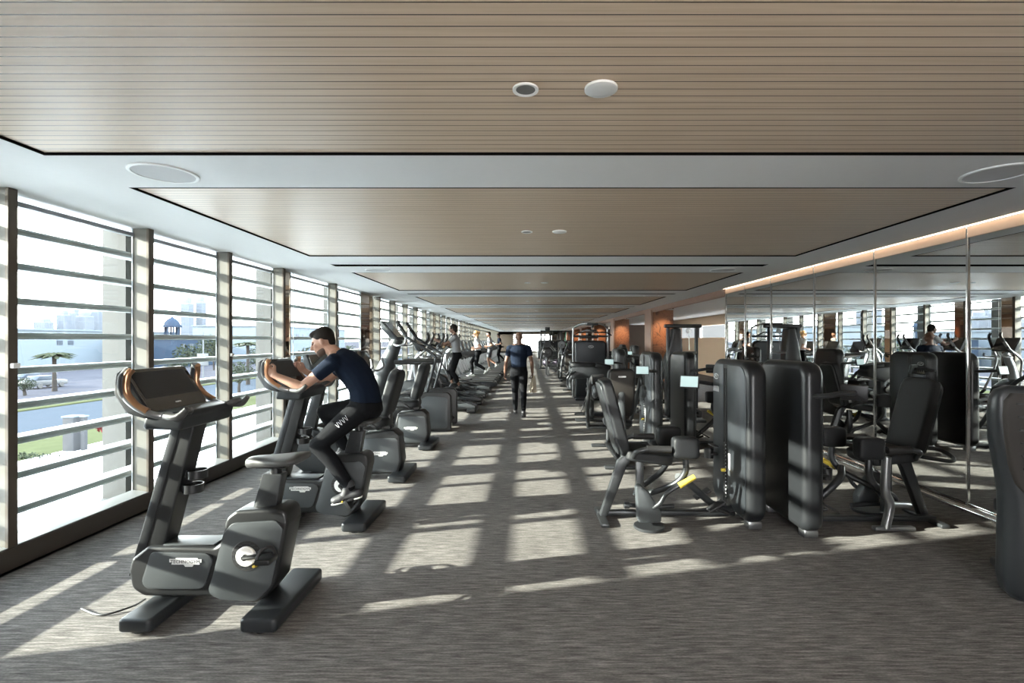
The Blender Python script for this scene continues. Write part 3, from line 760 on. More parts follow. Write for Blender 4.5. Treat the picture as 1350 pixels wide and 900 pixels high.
def make_upright_bike(label, group, loc):
    t = thing('upright_exercise_bike', label, 'exercise bike', loc, 180, group)
    m = MB(); board(m, 0.285, 0, 0.185, 0.62, 0.012, 0.085); 
    for y in (-.26, .26): m.cyl((0.285, y, 0.008), 0.03, 0.016)
    m.build('front_stabiliser', 'shell', t)
    m = MB(); board(m, -0.385, 0, 0.205, 0.62, 0.012, 0.088)
    for y in (-.26, .26): m.cyl((-0.385, y, 0.008), 0.03, 0.016)
    m.build('rear_stabiliser', 'shell', t)
    # core body: black frame strip seen between the panels
    core = [(0.487, 0.25), (0.468, 0.32), (0.38, 0.39), (0.18, 0.39), (-0.01, 0.385), (-0.045, 0.40), (-0.085, 0.56), (-0.14, 0.60), (-0.37, 0.615), (-0.435, 0.60),
            (-0.445, 0.52), (-0.375, 0.17), (-0.30, 0.075), (-0.24, 0.058), (0.03, 0.098), (0.40, 0.10), (0.468, 0.145)]
    m = MB(); m.prism(rpoly(core, [.02, .02, .03, .03, .03, .05, .06, .05, .03, .05, .05, .04, .04, .03, .03, .06, .06], 4), -0.095, 0.095, 'xz', 0.02, 3)
    m.build('main_body', 'bpl', t)
    f = [(0.345, 0.365), (-0.030, 0.358), (0.035, 0.150), (0.415, 0.150)]
    r = [(-0.125, 0.535), (-0.385, 0.550), (-0.425, 0.50), (-0.358, 0.17), (-0.265, 0.078), (-0.06, 0.088), (0.02, 0.125), (-0.012, 0.22), (-0.075, 0.47)]
    top = MB(); top.prism(rpoly([(0.30, 0.388), (-0.0, 0.388), (-0.0, 0.396), (0.30, 0.396)], 0.002), -0.07, 0.07, 'xz', 0.002); top.build('top_cover', 'shell2', t)
    for s in (1, -1):
        a, b = sorted((s * 0.094, s * 0.108))
        m = MB(); m.prism(rpoly(f, [.03, .05, .05, .05], 5), a, b, 'xz', 0.006); p = m.build('front_panel', 'shell2', t)
        logo_badge(p, T(0.14, s * 0.1085, 0.315) @ (RZ(180) if s > 0 else RZ(0)), 0.185)
        m = MB(); m.prism(rpoly(r, [.06, .05, .04, .05, .05, .03, .05, .04, .06], 5), a, b, 'xz', 0.008); p = m.build('rear_panel', 'shell2', t)
        m = MB(); m.cyl((-0.215, s * 0.108, 0.345), 0.088, 0.006, 'y', 32, 0.002); m.mi = 1
        for k in range(18):
            an = k * PI / 9; m.box((-0.215 + .072 * math.cos(an), s * 0.112, 0.345 + .072 * math.sin(an)), (0.022, 0.004, 0.006), M=None)
        m.build('crank_well', ['rubber', 'frame'], p)
        m = MB(); m.lathe([(0.058, 0.0), (0.058, 0.010), (0.052, 0.016), (0.001, 0.017)], 28, T(-0.215, s * 0.109, 0.345) @ RX(-90 * s)); m.build('hub_disc', 'whitep', p)
        # crank and pedal
        ca = math.radians(172 if s > 0 else -8)
        cx, cz = -0.215 + 0.165 * math.cos(ca), 0.345 + 0.165 * math.sin(ca)
        m = MB(); m.tube([(-0.215, s * 0.135, 0.345), (cx, s * 0.145, cz)], [0.022, 0.017], 10, flat=0.6); m.cyl((-0.215, s * 0.130, 0.345), 0.018, 0.025, 'y', 18, .004)
        c = m.build('crank_arm', 'bpl', t)
        m = MB(); m.box((cx, s * 0.205, cz), (0.085, 0.10, 0.03), 0.008); m.cyl((cx, s * 0.16, cz), 0.014, 0.05, 'y', 12)
        m.mi = 1; m.tube([(cx - .03, s * .165, cz + .016), (cx - .02, s * .18, cz + .055), (cx, s * .205, cz + .066), (cx + .02, s * .23, cz + .055), (cx + .03, s * .25, cz + .016)], 0.009, 8, sm=3)
        m.mi = 2; m.tube([(cx + .045, s * .17, cz - .02), (cx + .052, s * .21, cz - .032), (cx + .045, s * .25, cz - .02)], 0.008, 8, sm=3)
        m.build('pedal', ['bpl', 'rubber', 'yellow'], c)
    # leaning front post
    post = [(0.505, 0.22), (0.250, 1.10), (0.120, 1.10), (0.290, 0.42), (0.34, 0.30), (0.40, 0.16)]
    m = MB(); m.prism(rpoly(post, [.05, .01, .01, .04, .04, .05], 4), -0.062, 0.062, 'xz', 0.018, 3); p = m.build('front_post', 'bpl', t)
    m = MB(); m.prism([(0.512, 0.20), (0.254, 1.10), (0.196, 1.10), (0.425, 0.30)], -0.068, 0.068, 'xz', 0.012, 2); m.build('post_sunlit_strip', 'frame', p)  # lighter strip paints in sunlight on the post's front edge
    m = MB()
    for z, x in ((0.80, 0.145), (0.715, 0.17)):
        m.lathe([(0.052, -0.03), (0.055, -0.03), (0.056, 0.02), (0.052, 0.02), (0.052, -0.03)], 26, T(x, 0.0, z)); m.box((x + 0.06, 0, z - .005), (0.05, 0.07, 0.035), 0.008)
    m.lathe([(0.001, 0.675), (0.05, 0.675), (0.05, 0.685), (0.001, 0.685)], 24, T(0.17, 0, 0.012))
    m.build('bottle_holder', 'bpl', t)
    # console: tilted display in a deep back shell, chin below
    A = T(0.325, 0, 1.305) @ RY(33)    # local z up the screen, -x towards the rider
    m = MB(); m.prism(rpoly([(-0.008, -0.15), (-0.008, 0.15), (0.028, 0.15), (0.10, 0.06), (0.10, -0.07), (0.03, -0.15)], [.008, .008, .02, .04, .04, .02], 3), -0.25, 0.25, 'xz', 0.02, 2, A)
    c = m.build('console', 'bpl', t)
    m = MB(); m.prism(rpoly([(-0.243, -0.14), (0.243, -0.14), (0.243, 0.146), (-0.243, 0.146)], 0.03, 5), -0.013, -0.006, 'yz', 0.002, 1, A); m.build('screen', 'screen', c)
    m = MB(); m.prism(rpoly([(-0.215, -0.052), (0.215, -0.052), (0.215, 0.122), (-0.215, 0.122)], 0.006, 2), -0.0145, -0.012, 'yz', 0, 1, A); m.build('display', 'rubber', c)
    m = MB(); m.box((-0.0145, 0, -0.098), (0.004, 0.045, 0.008), 0.001, 1, A); m.build('brand_mark', 'badge', c)
    m = MB(); m.prism(rpoly([(0.30, 1.10), (0.285, 1.17), (0.215, 1.205), (0.075, 1.20), (0.06, 1.165), (0.085, 1.095)], .02, 3), -0.235, 0.235, 'xz', 0.03, 3); m.build('console_base', 'shell', t)
    # handlebar: two horns joined along the chin, with grips towards the rider
    for s in (1, -1):
        y = s * 0.286
        m = MB(); m.tube([(0.335, y - s * .02, 1.44), (0.352, y, 1.40), (0.352, y, 1.31), (0.30, y, 1.245), (0.215, y - s * .01, 1.195), (0.15, y - s * .04, 1.18), (0.10, y - s * .12, 1.178)], 0.019, 12, sm=5)
        h = m.build('handlebar', 'silver', t)
        m = MB(); m.tube([(0.325, y - s * .018, 1.437), (0.337, y, 1.40), (0.339, y, 1.315), (0.288, y, 1.246), (0.225, y - .004 * s, 1.208)], 0.0185, 12, sm=5); m.build('thumb_sleeve', 'copper', h)
        m = MB(); m.tube([(0.340, y - s * .018, 1.442), (0.358, y, 1.395), (0.359, y, 1.315), (0.335, y, 1.275)], [.017, .0235, .0225, .017], 12, sm=4); m.build('grip_cap', 'rubber', h)
        m = MB(); m.tube([(0.16, y - s * .03, 1.182), (0.09, y, 1.178), (0.045, y + s * .004, 1.185), (0.005, y + s * .004, 1.225)], [0.018, 0.02, 0.023, 0.015], 12, sm=5); g = m.build('grip', 'saddle', h)
        m = MB(); m.tube([(0.10, y - s * .10, 1.185), (0.055, y - s * .085, 1.20), (0.02, y - s * .05, 1.215)], [0.016, 0.02, 0.012], 10, sm=4); m.build('inner_grip', 'saddle', h)
    # seat post and saddle
    m = MB(); m.prism(rpoly([(-0.205, 0.58), (-0.265, 0.80), (-0.385, 0.80), (-0.345, 0.58)], .008), -0.038, 0.038, 'xz', 0.014, 2); sp = m.build('seat_post', 'frame', t)
    m = MB(); m.cyl((-0.33, 0, 0.81), 0.035, 0.09); m.box((-0.31, 0, 0.845), (0.18, 0.07, 0.03), 0.01); m.build('seat_clamp', 'bpl', sp)
    m = MB(); cs = []
    prof = [(-0.160, 0.030, .862, .022), (-0.175, 0.048, .862, .034), (-0.22, 0.056, .866, .036), (-0.29, 0.072, .870, .034), (-0.37, 0.112, .876, .030), (-0.44, 0.132, .884, .028), (-0.49, 0.120, .890, .026), (-0.508, 0.080, .892, .014)]
    n = 20; vs = []; fs = []
    for x, w, z, h in prof:
        for j in range(n):
            a = 2 * PI * j / n
            ca_, sa = math.cos(a), math.sin(a)
            vs.append((x, w * math.copysign(abs(ca_) ** .7, ca_), z + (h if sa > 0 else h * .9) * math.copysign(abs(sa) ** .8, sa)))
    for i in range(len(prof) - 1):
        for j in range(n): fs.append((i * n + j, i * n + (j + 1) % n, (i + 1) * n + (j + 1) % n, (i + 1) * n + j))
    fs.append(tuple(range(n))); fs.append(tuple(range((len(prof) - 1) * n, len(prof) * n)))
    m.raw(vs, fs); m.build('saddle', 'saddle', t, sharp=70)
    m = MB(); m.tube([(0.44, 0.02, 0.05), (0.50, 0.05, 0.02), (0.62, 0.12, 0.008), (0.8, 0.05, 0.006)], 0.006, 6, sm=5); m.build('power_cable', 'bpl', t)
    return t

def make_recumbent(label, group, loc):
    t = thing('recumbent_exercise_bike', label, 'exercise bike', loc, 180, group)
    m = MB(); board(m, -0.485, 0, 0.20, 0.62, 0.012, 0.088); m.build('rear_stabiliser', 'shell', t)
    m = MB(); board(m, 0.62, 0, 0.18, 0.56, 0.012, 0.085); m.build('front_stabiliser', 'shell', t)
    m = MB(); m.prism(rpoly([(-0.02, 0.05), (-0.46, 0.06), (-0.50, 0.20), (-0.47, 0.50), (-0.40, 0.565), (-0.04, 0.52), (0.0, 0.35)], [.03, .05, .04, .05, .04, .05, .03], 4), -0.11, 0.11, 'xz', 0.02, 3); m.build('rear_body', 'bpl', t)
    for s in (1, -1):
        a, b = sorted((s * .108, s * .12))
        m = MB(); m.prism(rpoly([(-0.035, 0.075), (-0.435, 0.085), (-0.475, 0.21), (-0.45, 0.475), (-0.06, 0.47)], .04, 4), a, b, 'xz', .006); p = m.build('side_panel', 'shell2', t)
        logo_badge(p, T(-0.24, s * 0.1205, 0.30) @ (RZ(180) if s > 0 else RZ(0)), 0.2)
    m = MB(); m.prism(rpoly([(0.0, 0.06), (0.62, 0.06), (0.78, 0.18), (0.74, 0.48), (0.60, 0.58), (0.30, 0.52), (0.20, 0.30), (0.0, 0.26)], .06, 4), -0.10, 0.10, 'xz', 0.025, 3); m.build('front_body', 'shell', t)
    for s in (1, -1):
        m = MB(); m.cyl((0.46, s * 0.105, 0.37), 0.09, 0.02, 'y', 28, .004); m.build('crank_well', 'rubber', t)
        ca = math.radians(60 if s > 0 else 240); cx, cz = .46 + .16 * math.cos(ca), .37 + .16 * math.sin(ca)
        m = MB(); m.tube([(0.46, s * .135, .37), (cx, s * .14, cz)], .017, 8); c = m.build('crank_arm', 'bpl', t)
        m = MB(); m.box((cx, s * .20, cz), (.03, .10, .09), .008); m.build('pedal', 'rubber', c)
    m = MB(); m.prism(rpoly([(0.72, 0.42), (0.50, 1.18), (0.40, 1.18), (0.56, 0.44)], .02), -.05, .05, 'xz', .016, 2); m.build('front_post', 'frame', t)
    A = T(0.475, 0, 1.30) @ RY(22)
    m = MB(); m.prism(rpoly([(-0.008, -.15), (-0.008, .15), (.03, .15), (.09, .05), (.09, -.07), (.03, -.15)], .015, 3), -.265, .265, 'xz', .018, 2, A); c = m.build('console', 'shell', t)
    m = MB(); m.prism(rpoly([(-.25, -.14), (.25, -.14), (.25, .14), (-.25, .14)], .03, 4), -.013, -.006, 'yz', .002, 1, A); m.build('screen', 'screen', c)
    for s in (1, -1):
        m = MB(); m.tube([(0.42, s * .20, 1.14), (0.36, s * .28, 1.13), (0.28, s * .29, 1.20), (0.30, s * .26, 1.32)], .018, 10, sm=5); m.build('handlebar', 'silver', t)
        m = MB(); m.tube([(-0.28, s * .20, .60), (-0.26, s * .29, .62), (-0.12, s * .31, .72), (0.04, s * .31, .74), (0.08, s * .31, .80)], .018, 10, sm=5); h = m.build('side_handle', 'frame', t)
        m = MB(); m.tube([(-0.08, s * .31, .735), (0.04, s * .31, .742), (0.078, s * .31, .79)], .023, 10, sm=4); m.build('grip', 'rubber', h)
    m = MB(); m.pad((-0.14, 0, .655), (.42, .42, .11), e=.4, M=None); m.build('seat', 'uphol', t)
    m = MB(); m.box((-0.18, 0, .585), (.36, .16, .05), .015); m.box((-.32, 0, .68), (.07, .12, .2), .02); m.build('seat_slide', 'bpl', t)
    m = MB(); m.pad((0, 0, 0), (.13, .42, .56), e=.42, M=T(-0.36, 0, .985) @ RY(-16)); b = m.build('backrest', 'uphol', t)
    return t

def make_climber(label, loc):
    t = thing('stair_climber', label, 'stair climber', loc, 180)
    for s in (1, -1):
        m = MB(); m.prism(rpoly([(-.76, 0.02), (-.76, .62), (-.70, .69), (-.30, .69), (.05, .52), (.62, .40), (.80, .22), (.80, .02)], [.03, .05, .05, .1, .15, .12, .1, .03], 5), s * .36 - .05, s * .36 + .05, 'xz', .02, 3); p = m.build('side_housing', 'bpl', t)
        m = MB(); m.prism(rpoly([(-.70, .06), (-.70, .60), (-.34, .62), (-.10, .50), (-.16, .06)], .05, 4), s * .412 - .004, s * .412 + .004, 'xz', .003); m.build('side_panel', 'shell2', p)
    for i in range(4):
        m = MB(); m.box((-.58 + .2 * i, 0, .14 + .17 * i), (.26, .60, .05), .012); m.build('step', 'rubber', t)
    m = MB(); m.tube([(.68, 0, .05), (.66, 0, .40), (.54, 0, .95), (.36, 0, 1.42), (.28, 0, 1.62)], [.21, .20, .165, .115, .10], 20, sm=5); m.build('front_column', 'shell2', t, sharp=60)
    A = T(.36, 0, 1.78) @ RY(42)
    m = MB(); m.prism(rpoly([(-.01, -.22), (-.01, .22), (.03, .22), (.09, .10), (.09, -.14), (.03, -.22)], .02, 3), -.27, .27, 'xz', .02, 2, A); c = m.build('console', 'shell2', t)
    m = MB(); m.prism(rpoly([(-.24, -.19), (.24, -.19), (.24, .20), (-.24, .20)], .03, 4), -.018, -.008, 'yz', .002, 1, A); m.build('screen', 'screen', c)
    for s in (1, -1):
        y = s * .36
        m = MB(); m.tube([(.20, y * .9, 1.93), (.02, y, 1.65), (-.38, y, 1.39), (-.46, y, 1.31), (-.475, y, 1.24), (-.32, y, .66)], .026, 12, sm=6); m.build('handrail', 'frame', t)
        m = MB(); m.tube([(.20, y * .9, 1.93), (.12, y * .95, 1.80), (.03, y, 1.66)], .032, 12, sm=4); m.build('grip', 'rubber', t)
        m = MB(); m.tube([(.30, y * .4, 1.52), (.2, y * .8, 1.50), (.08, y * .8, 1.53), (.06, y * .8, 1.66)], .02, 10, sm=5); m.build('front_handle', 'silver', t)
        m = MB(); m.tube([(.24, y, 1.205), (.10, y, 1.21), (-.44, y, 1.205)], .050, 12, sm=4, flat=.8); m.build('side_rail', 'bpl', t)
        m = MB(); m.tube([(-.1, y, 1.2), (-.18, y, .58)], .03, 10); m.build('rail_post', 'silver', t)
    return t

def make_elliptical(label, group, loc):
    t = thing('cross_trainer', label, 'cross trainer', loc, 180, group)
    m = MB(); board(m, -.72, 0, .20, .66, .012, .10); board(m, .78, 0, .18, .60, .012, .09); m.box((0, 0, .09), (1.5, .14, .10), .03); m.build('base', 'bpl', t)
    m = MB(); m.prism(rpoly([(.22, .08), (.92, .08), (1.0, .35), (.86, .68), (.56, .74), (.28, .56), (.18, .30)], .12, 5), -.16, .16, 'xz', .04, 3); p = m.build('drive_housing', 'shell', t)
    for s in (1, -1):
        m = MB(); m.cyl((.56, s * .165, .38), .20, .02, 'y', 32, .005); m.build('housing_disc', 'shell2', p)
    m = MB(); m.tube([(.66, 0, .60), (.60, 0, .95), (.50, 0, 1.22), (.46, 0, 1.30)], [.11, .085, .07, .06], 14, sm=4); m.build('front_column', 'silver', t)
    A = T(.46, 0, 1.50) @ RY(25)
    m = MB(); m.prism(rpoly([(-.01, -.17), (-.01, .17), (.03, .17), (.08, .06), (.08, -.1), (.03, -.17)], .02, 3), -.27, .27, 'xz', .02, 2, A); c = m.build('console', 'shell', t)
    m = MB(); m.prism(rpoly([(-.25, -.15), (.25, -.15), (.25, .155), (-.25, .155)], .03, 4), -.018, -.008, 'yz', .002, 1, A); m.build('screen', 'screen', c)
    for s in (1, -1):
        y = s * .31; sw = s * .10
        m = MB(); m.tube([(.36 + sw, y, .46), (.50, y, .95), (.52 - sw * .3, y, 1.18), (.34 - sw, y * .95, 1.42), (.22 - sw, y * .8, 1.66), (.24 - sw, y * .72, 1.76)], .023, 12, sm=6); a = m.build('swing_arm', 'silver', t)
        m = MB(); m.tube([(.34 - sw, y * .95, 1.42), (.22 - sw, y * .8, 1.66), (.24 - sw, y * .72, 1.76)], .029, 12, sm=5); m.build('grip', 'rubber', a)
        zz = .30 + s * .09
        m = MB(); m.tube([(.38 + sw, y, .46), (-.05 + sw, y * .8, zz - .02), (-.60, y * .55, .20)], .032, 10, sm=4); l = m.build('pedal_bar', 'frame', t)
        m = MB(); board(m, -.16 + sw, y * .72, .42, .17, zz, zz + .035, .05, .01); m.box((.05 + sw, y * .72, zz + .05), (.02, .17, .07), .006); m.build('footplate', 'rubber', l)
        m = MB(); m.tube([(.44, s * .12, 1.24), (.36, s * .24, 1.22), (.20, s * .24, 1.24), (.16, s * .20, 1.30)], .018, 10, sm=5); m.build('fixed_handle', 'silver', t)
        m = MB(); m.prism(rpoly([(-.80, .09), (-.80, .16), (-.62, .22), (-.20, .16), (-.20, .10)], .02, 3), y * .55 - .05, y * .55 + .05, 'xz', .012); m.build('rear_track', 'shell2', t)
    return t

def make_treadmill(label, group, loc):
    t = thing('treadmill', label, 'treadmill', loc, 180, group)
    m = MB(); m.prism(rpoly([(-1.05, .05), (-1.05, .17), (-.98, .21), (.60, .23), (.60, .05)], .03, 3), -.43, .43, 'xz', .02, 2)
    for x in (-.85, .75):
        for y in (-.36, .36): m.cyl((x, y, .03), .035, .06, 'z', 14)
    m.build('deck', 'shell', t)
    m = MB(); m.prism([(-1.0, .212), (.58, .232), (.58, .236), (-1.0, .216)], -.28, .28, 'xz'); m.build('running_belt', 'rubber', t)
    m = MB(); m.prism(rpoly([(.55, .05), (.55, .26), (.66, .33), (.95, .30), (1.05, .18), (1.05, .05)], .06, 4), -.44, .44, 'xz', .03, 3); m.build('motor_hood', 'shell2', t)
    for s in (1, -1):
        m = MB(); m.box((-.20, s * .37, .232), (1.5, .10, .02), .006); m.build('side_rail', 'silver', t)
        m = MB(); m.cyl((-1.03, s * .36, .13), .07, .12, 'y', 18, .02); m.build('rear_cap', 'bpl', t)
        m = MB(); m.prism(rpoly([(.50, .22), (.74, .22), (.92, 1.12), (.80, 1.16)], .03, 3), s * .40 - .035, s * .40 + .035, 'xz', .016, 2); m.build('upright', 'silver', t)
        m = MB(); m.tube([(.84, s * .40, 1.12), (.60, s * .40, 1.08), (.15, s * .40, 1.02), (.02, s * .39, .96)], .03, 12, sm=5); h = m.build('handrail', 'frame', t)
        m = MB(); m.tube([(.50, s * .40, 1.066), (.15, s * .40, 1.02), (.04, s * .39, .965)], .035, 12, sm=4); m.build('grip', 'rubber', h)
    m = MB(); m.prism(rpoly([(.62, 1.04), (.66, 1.14), (.86, 1.20), (.92, 1.12), (.86, 1.04)], .03, 3), -.40, .40, 'xz', .02, 2); m.build('console_tray', 'bpl', t)
    A = T(.84, 0, 1.37) @ RY(20)
    m = MB(); m.prism(rpoly([(-.01, -.20), (-.01, .20), (.035, .20), (.08, .05), (.07, -.20)], .02, 3), -.33, .33, 'xz', .02, 2, A); c = m.build('console', 'shell', t)
    m = MB(); m.prism(rpoly([(-.31, -.17), (.31, -.17), (.31, .185), (-.31, .185)], .03, 4), -.018, -.008, 'yz', .002, 1, A); m.build('screen', 'screen', c)
    return t

def cardio_row():
    b1 = make_upright_bike('nearest black upright bike, unoccupied, with copper handlebar horns and grey saddle', 'upright bikes at the windows', (-1.85, 2.975, 0))
    dup(b1, (-1.83, 4.375, 0), 180, 'black upright bike being pedalled by the man in navy, second from the front')
    r1 = make_recumbent('black recumbent bike with padded backrest just beyond the pedalling man', 'recumbent bikes at the windows', (-1.95, 5.78, 0))
    dup(r1, (-1.97, 7.40, 0), 180, 'black recumbent bike, the farther one, in front of the tall stair climber')
    make_climber('tall silver and black stair climber with long swept handrails beyond the recumbent bikes', (-2.1, 9.0, 0))
    e1 = make_elliptical('black cross trainer just beyond the stair climber, nobody on it', 'cross trainers at the windows', (-1.95, 11.0, 0))
    dup(e1, (-1.95, 12.35, 0), 180, 'cross trainer used by the person in a grey T-shirt')
    dup(e1, (-1.97, 13.8, 0), 180, 'cross trainer directly beyond the one the grey T-shirt person uses')
    dup(e1, (-1.97, 15.25, 0), 180, 'fourth cross trainer from the front, last before the treadmills')
    y = 16.75; tm = None
    labs = ['first treadmill from the front, empty, beside the last cross trainer', 'treadmill used by the fair-haired person in a white T-shirt', 'empty treadmill just beyond the fair-haired runner',
            'empty treadmill just before the runner in grey shorts', 'treadmill used by the runner in grey shorts', 'empty treadmill just beyond the runner in grey shorts']
    for k in range(20):
        lab = labs[k] if k < 6 else '%s treadmill from the front in the row along the windows' % ORD[k]
        if tm is None: tm = make_treadmill(lab, 'treadmills along the windows', (-2.12, y, 0))
        else: dup(tm, (-2.12, y, 0), 180, lab)
        y += 1.42
# ------------------------------------------------------------------ strength machines
def add_tower(t, x0, y0, y1, h=1.42, face=-1, w=0.17, emblem=True):
    """weight tower standing along y; its slotted face looks to -x (face=-1) or +x"""
    x1 = x0 + w
    L = y1 - y0
    prof = rpoly([(y0, 0.05), (y1, 0.05), (y1, h), (y0, h)], [.13, .10, .12, .15], 8)
    m = MB(); m.prism(prof, x0, x1, 'yz', 0.06, 6)
    tw = m.build('weight_tower', 'tower', t, sharp=50)
    fx = x0 if face < 0 else x1
    s = face
    ys = y0 + L * 0.575; hw = 0.045
    for a, b, r in ((y0 + .045, ys - hw, [.10, .005, .005, .12]), (ys + hw, y1 - .045, [.005, .08, .09, .005])):
        m = MB(); q = sorted((fx - s * .01, fx + s * .006)); m.prism(rpoly([(a, .10), (b, .10), (b, h - .045), (a, h - .045)], r, 6), q[0], q[1], 'yz', .004, 2); m.build('face_panel', 'tface', tw)
    q = sorted((fx - s * .012, fx + s * .002))
    m = MB(); m.prism([(ys - hw, .10), (ys + hw, .10), (ys + hw, h - .05), (ys - hw, h - .05)], q[0], q[1], 'yz'); m.build('stack_slot', 'rubber', tw)
    m = MB()
    for k in range(15): m.box((fx + s * .003, ys, .16 + .034 * k), (.012, .076, .029), .003, 1)
    m.tube([(fx + s * .003, ys - .022, .66), (fx + s * .003, ys - .022, h - .08)], .006, 6); m.tube([(fx + s * .003, ys + .022, .66), (fx + s * .003, ys + .022, h - .08)], .006, 6)
    m.mi = 1
    for k in range(15): m.box((fx + s * .0095, ys - .022, .16 + .034 * k), (.001, .014, .010))
    m.build('weight_stack', ['iron', 'mark'], tw)
    m = MB(); m.cyl((fx + s * .02, ys - .005, .40), .016, .05, 'x', 14, .004); m.build('stack_pin', 'yellow', tw)
    m = MB(); m.box((fx + s * .0068, ys - hw - .045, .47), (.002, .045, .20)); m.build('sticker', 'mark', tw)
    R = RZ(-90) if s < 0 else RZ(90)
    if emblem:
        oval_emblem(tw, T(fx + s * .008, y1 - .13, 1.25) @ R, .11)
        m = MB()
        for k in range(4):
            m.tube([(fx + s * .007, y1 - .19 + .036 * k, 1.105), (fx + s * .007, y1 - .185 + .036 * k, 1.155), (fx + s * .007, y1 - .172 + .036 * k, 1.13), (fx + s * .007, y1 - .165 + .036 * k, 1.105)], .004, 5)
        m.build('pictograms', 'mark', tw)
    m = MB(); m.box((fx + s * .035, y1 - .12, .50), (.07, .10, .016), .005)
    m.lathe([(.03, -.04), (.042, -.04), (.044, .05), (.036, .05), (.034, -.03), (.03, -.03)], 20, T(fx + s * .075, y1 - .12, .50)); m.box((fx + s * .03, y1 - .12, .58), (.06, .13, .012), .004); m.build('cup_holder', 'bpl', tw)
    for y in (y0 + .10, y1 - .10):
        m = MB(); m.box(((x0 + x1) / 2, y, .035), (w * .7, .10, .07), .015); m.build('foot', 'silver', t)
    return tw

def add_display(t, arm, c, rz, tilt=12, w=.185, h=.125):
    m = MB(); m.tube(arm, .030, 12, sm=5, flat=.7); a = m.build('display_arm', 'frame', t)
    M = T(*c) @ RZ(rz) @ RX(-tilt)
    m = MB(); m.prism(rpoly([(-w / 2, -h / 2), (w / 2, -h / 2), (w / 2, h / 2), (-w / 2, h / 2)], .012, 4), -.002, .028, 'xz', .006, 2, M); d = m.build('display', 'bpl', t)
    m = MB(); m.box((0, -.003, .002), (w * .90, .003, h * .84), .0, 1, M); m.build('screen', 'screen_on', d)

def make_hip_machine(label, group, loc, rz, disp=True, loops=False):
    t = thing('hip_abductor_machine', label, 'strength machine', loc, rz, group)
    add_tower(t, .83, -.32, .48)
    # base rails and rear leg
    m = MB(); m.box((.25, .06, .035), (1.25, .07, .045), .012); m.box((-.34, 0, .018), (.075, .46, .036), .012); m.cyl((.03, -.22, .012), .13, .024, 'z', 28, .006); m.tube([(.92, .05, .10), (.70, -.02, .10), (.42, -.02, .34), (.30, -.16, .42)], .032, 12, sm=4)
    m.build('base_frame', 'frame', t)
    m = MB(); m.prism(rpoly([(-.36, .03), (-.20, .52), (-.10, .60), (-.04, .58), (-.12, .47), (-.29, .03)], [.01, .04, .02, .02, .05, .01], 4), -.035, .035, 'xz', .015, 2); m.build('rear_leg', 'frame', t)
    m = MB(); m.prism([(-.03, .07), (.045, .07), (.03, .52), (-.035, .52)], -.03, .03, 'xz', .012, 2); m.build('seat_column', 'frame', t)
    m = MB(); m.pad((0, 0, 0), (.42, .42, .10), e=.32, M=T(.05, 0, .585) @ RY(7)); m.build('seat', 'uphol', t)
    m = MB(); m.pad((0, 0, 0), (.10, .38, .68), e=.26, M=T(-.235, 0, .925) @ RY(-15)); b = m.build('backrest', 'uphol', t)
    m = MB(); m.pad((-.045, 0, 0), (.05, .35, .64), e=.25, M=T(-.235, 0, .925) @ RY(-15)); m.build('back_shell', 'shell', b)
    m = MB(); m.prism(rpoly([(-.09, .37), (-.04, .37), (.02, .32), (.125, .15), (.125, .06), (-.07, .06)], .02, 3), -.28, -.18, 'xz', .02, 2); m.build('pivot_casting', 'shell2', t)
    m = MB(); m.tube([(-.02, -.24, .14), (.10, -.28, .22), (.16, -.30, .32), (.28, -.31, .40)], .019, 10, sm=4); l = m.build('range_lever', 'frame', t)
    m = MB(); m.tube([(.26, -.31, .385), (.39, -.31, .46)], [.026, .022], 12); m.build('grip', 'yellow', l)
    for s in (-1, 1):
        y = s * .25
        m = MB(); m.pad((.33, y, .69), (.22, .12, .185), e=.34); p = m.build('thigh_pad', 'uphol', t)
        m = MB(); m.tube([(.33, y, .62), (.33, y, .48), (.24, y * .8, .36), (.02, y * .4, .24), (-.02, y * .3, .18)], .027, 12, sm=5); m.build('pad_arm', 'frame', t)
        m = MB(); m.box((.62, s * .17, .17), (.16, .10, .02), .006, 2, T(.62, 0, .17) @ RY(-30) @ T(-.62, 0, -.17)); m.tube([(.76, s * .1, .08), (.62, s * .15, .15)], .016, 8); m.build('foot_plate', 'rubber', t)
        m = MB(); m.tube([(-.10, s * .20, .60), (-.08, s * .27, .66), (.06, s * .28, .69), (.20, s * .28, .68)], .022, 12, sm=5); h = m.build('side_handle', 'frame', t)
        m = MB(); m.tube([(.0, s * .279, .684), (.20, s * .28, .68)], .030, 12); m.build('grip', 'rubber', h)
    m = MB(); m.tube([(.30, -.02, .12), (.10, -.05, .12), (-.10, -.03, .13)], .02, 8); m.cyl((-.12, -.03, .13), .03, .05, 'x', 14, .006); m.build('lock_rod', 'frame', t)
    if loops:
        for s in (-1, 1):
            m = MB(); m.tube([(-.16, s * .16, .60), (-.22, s * .25, .60), (-.36, s * .25, .58), (-.42, s * .20, .60), (-.40, s * .10, .64), (-.26, s * .08, .66)], .017, 10, sm=5); m.build('rear_handle', 'frame', t)
        m = MB(); m.tube([(.20, .26, .02), (.16, .26, .22), (.20, .26, .34), (.19, .26, .62)], .035, 12, sm=4); m.box((.13, .26, .02), (.34, .06, .036), .012); m.tube([(.16, .26, .22), (-.12, .10, .16)], .028, 10); m.build('front_support', 'silver', t)
    if disp:
        add_display(t, [(.92, .46, 1.15), (.85, .52, 1.16), (.72, .52, 1.18), (.62, .50, 1.18)], (.60, .47, 1.185), -32)
    return t

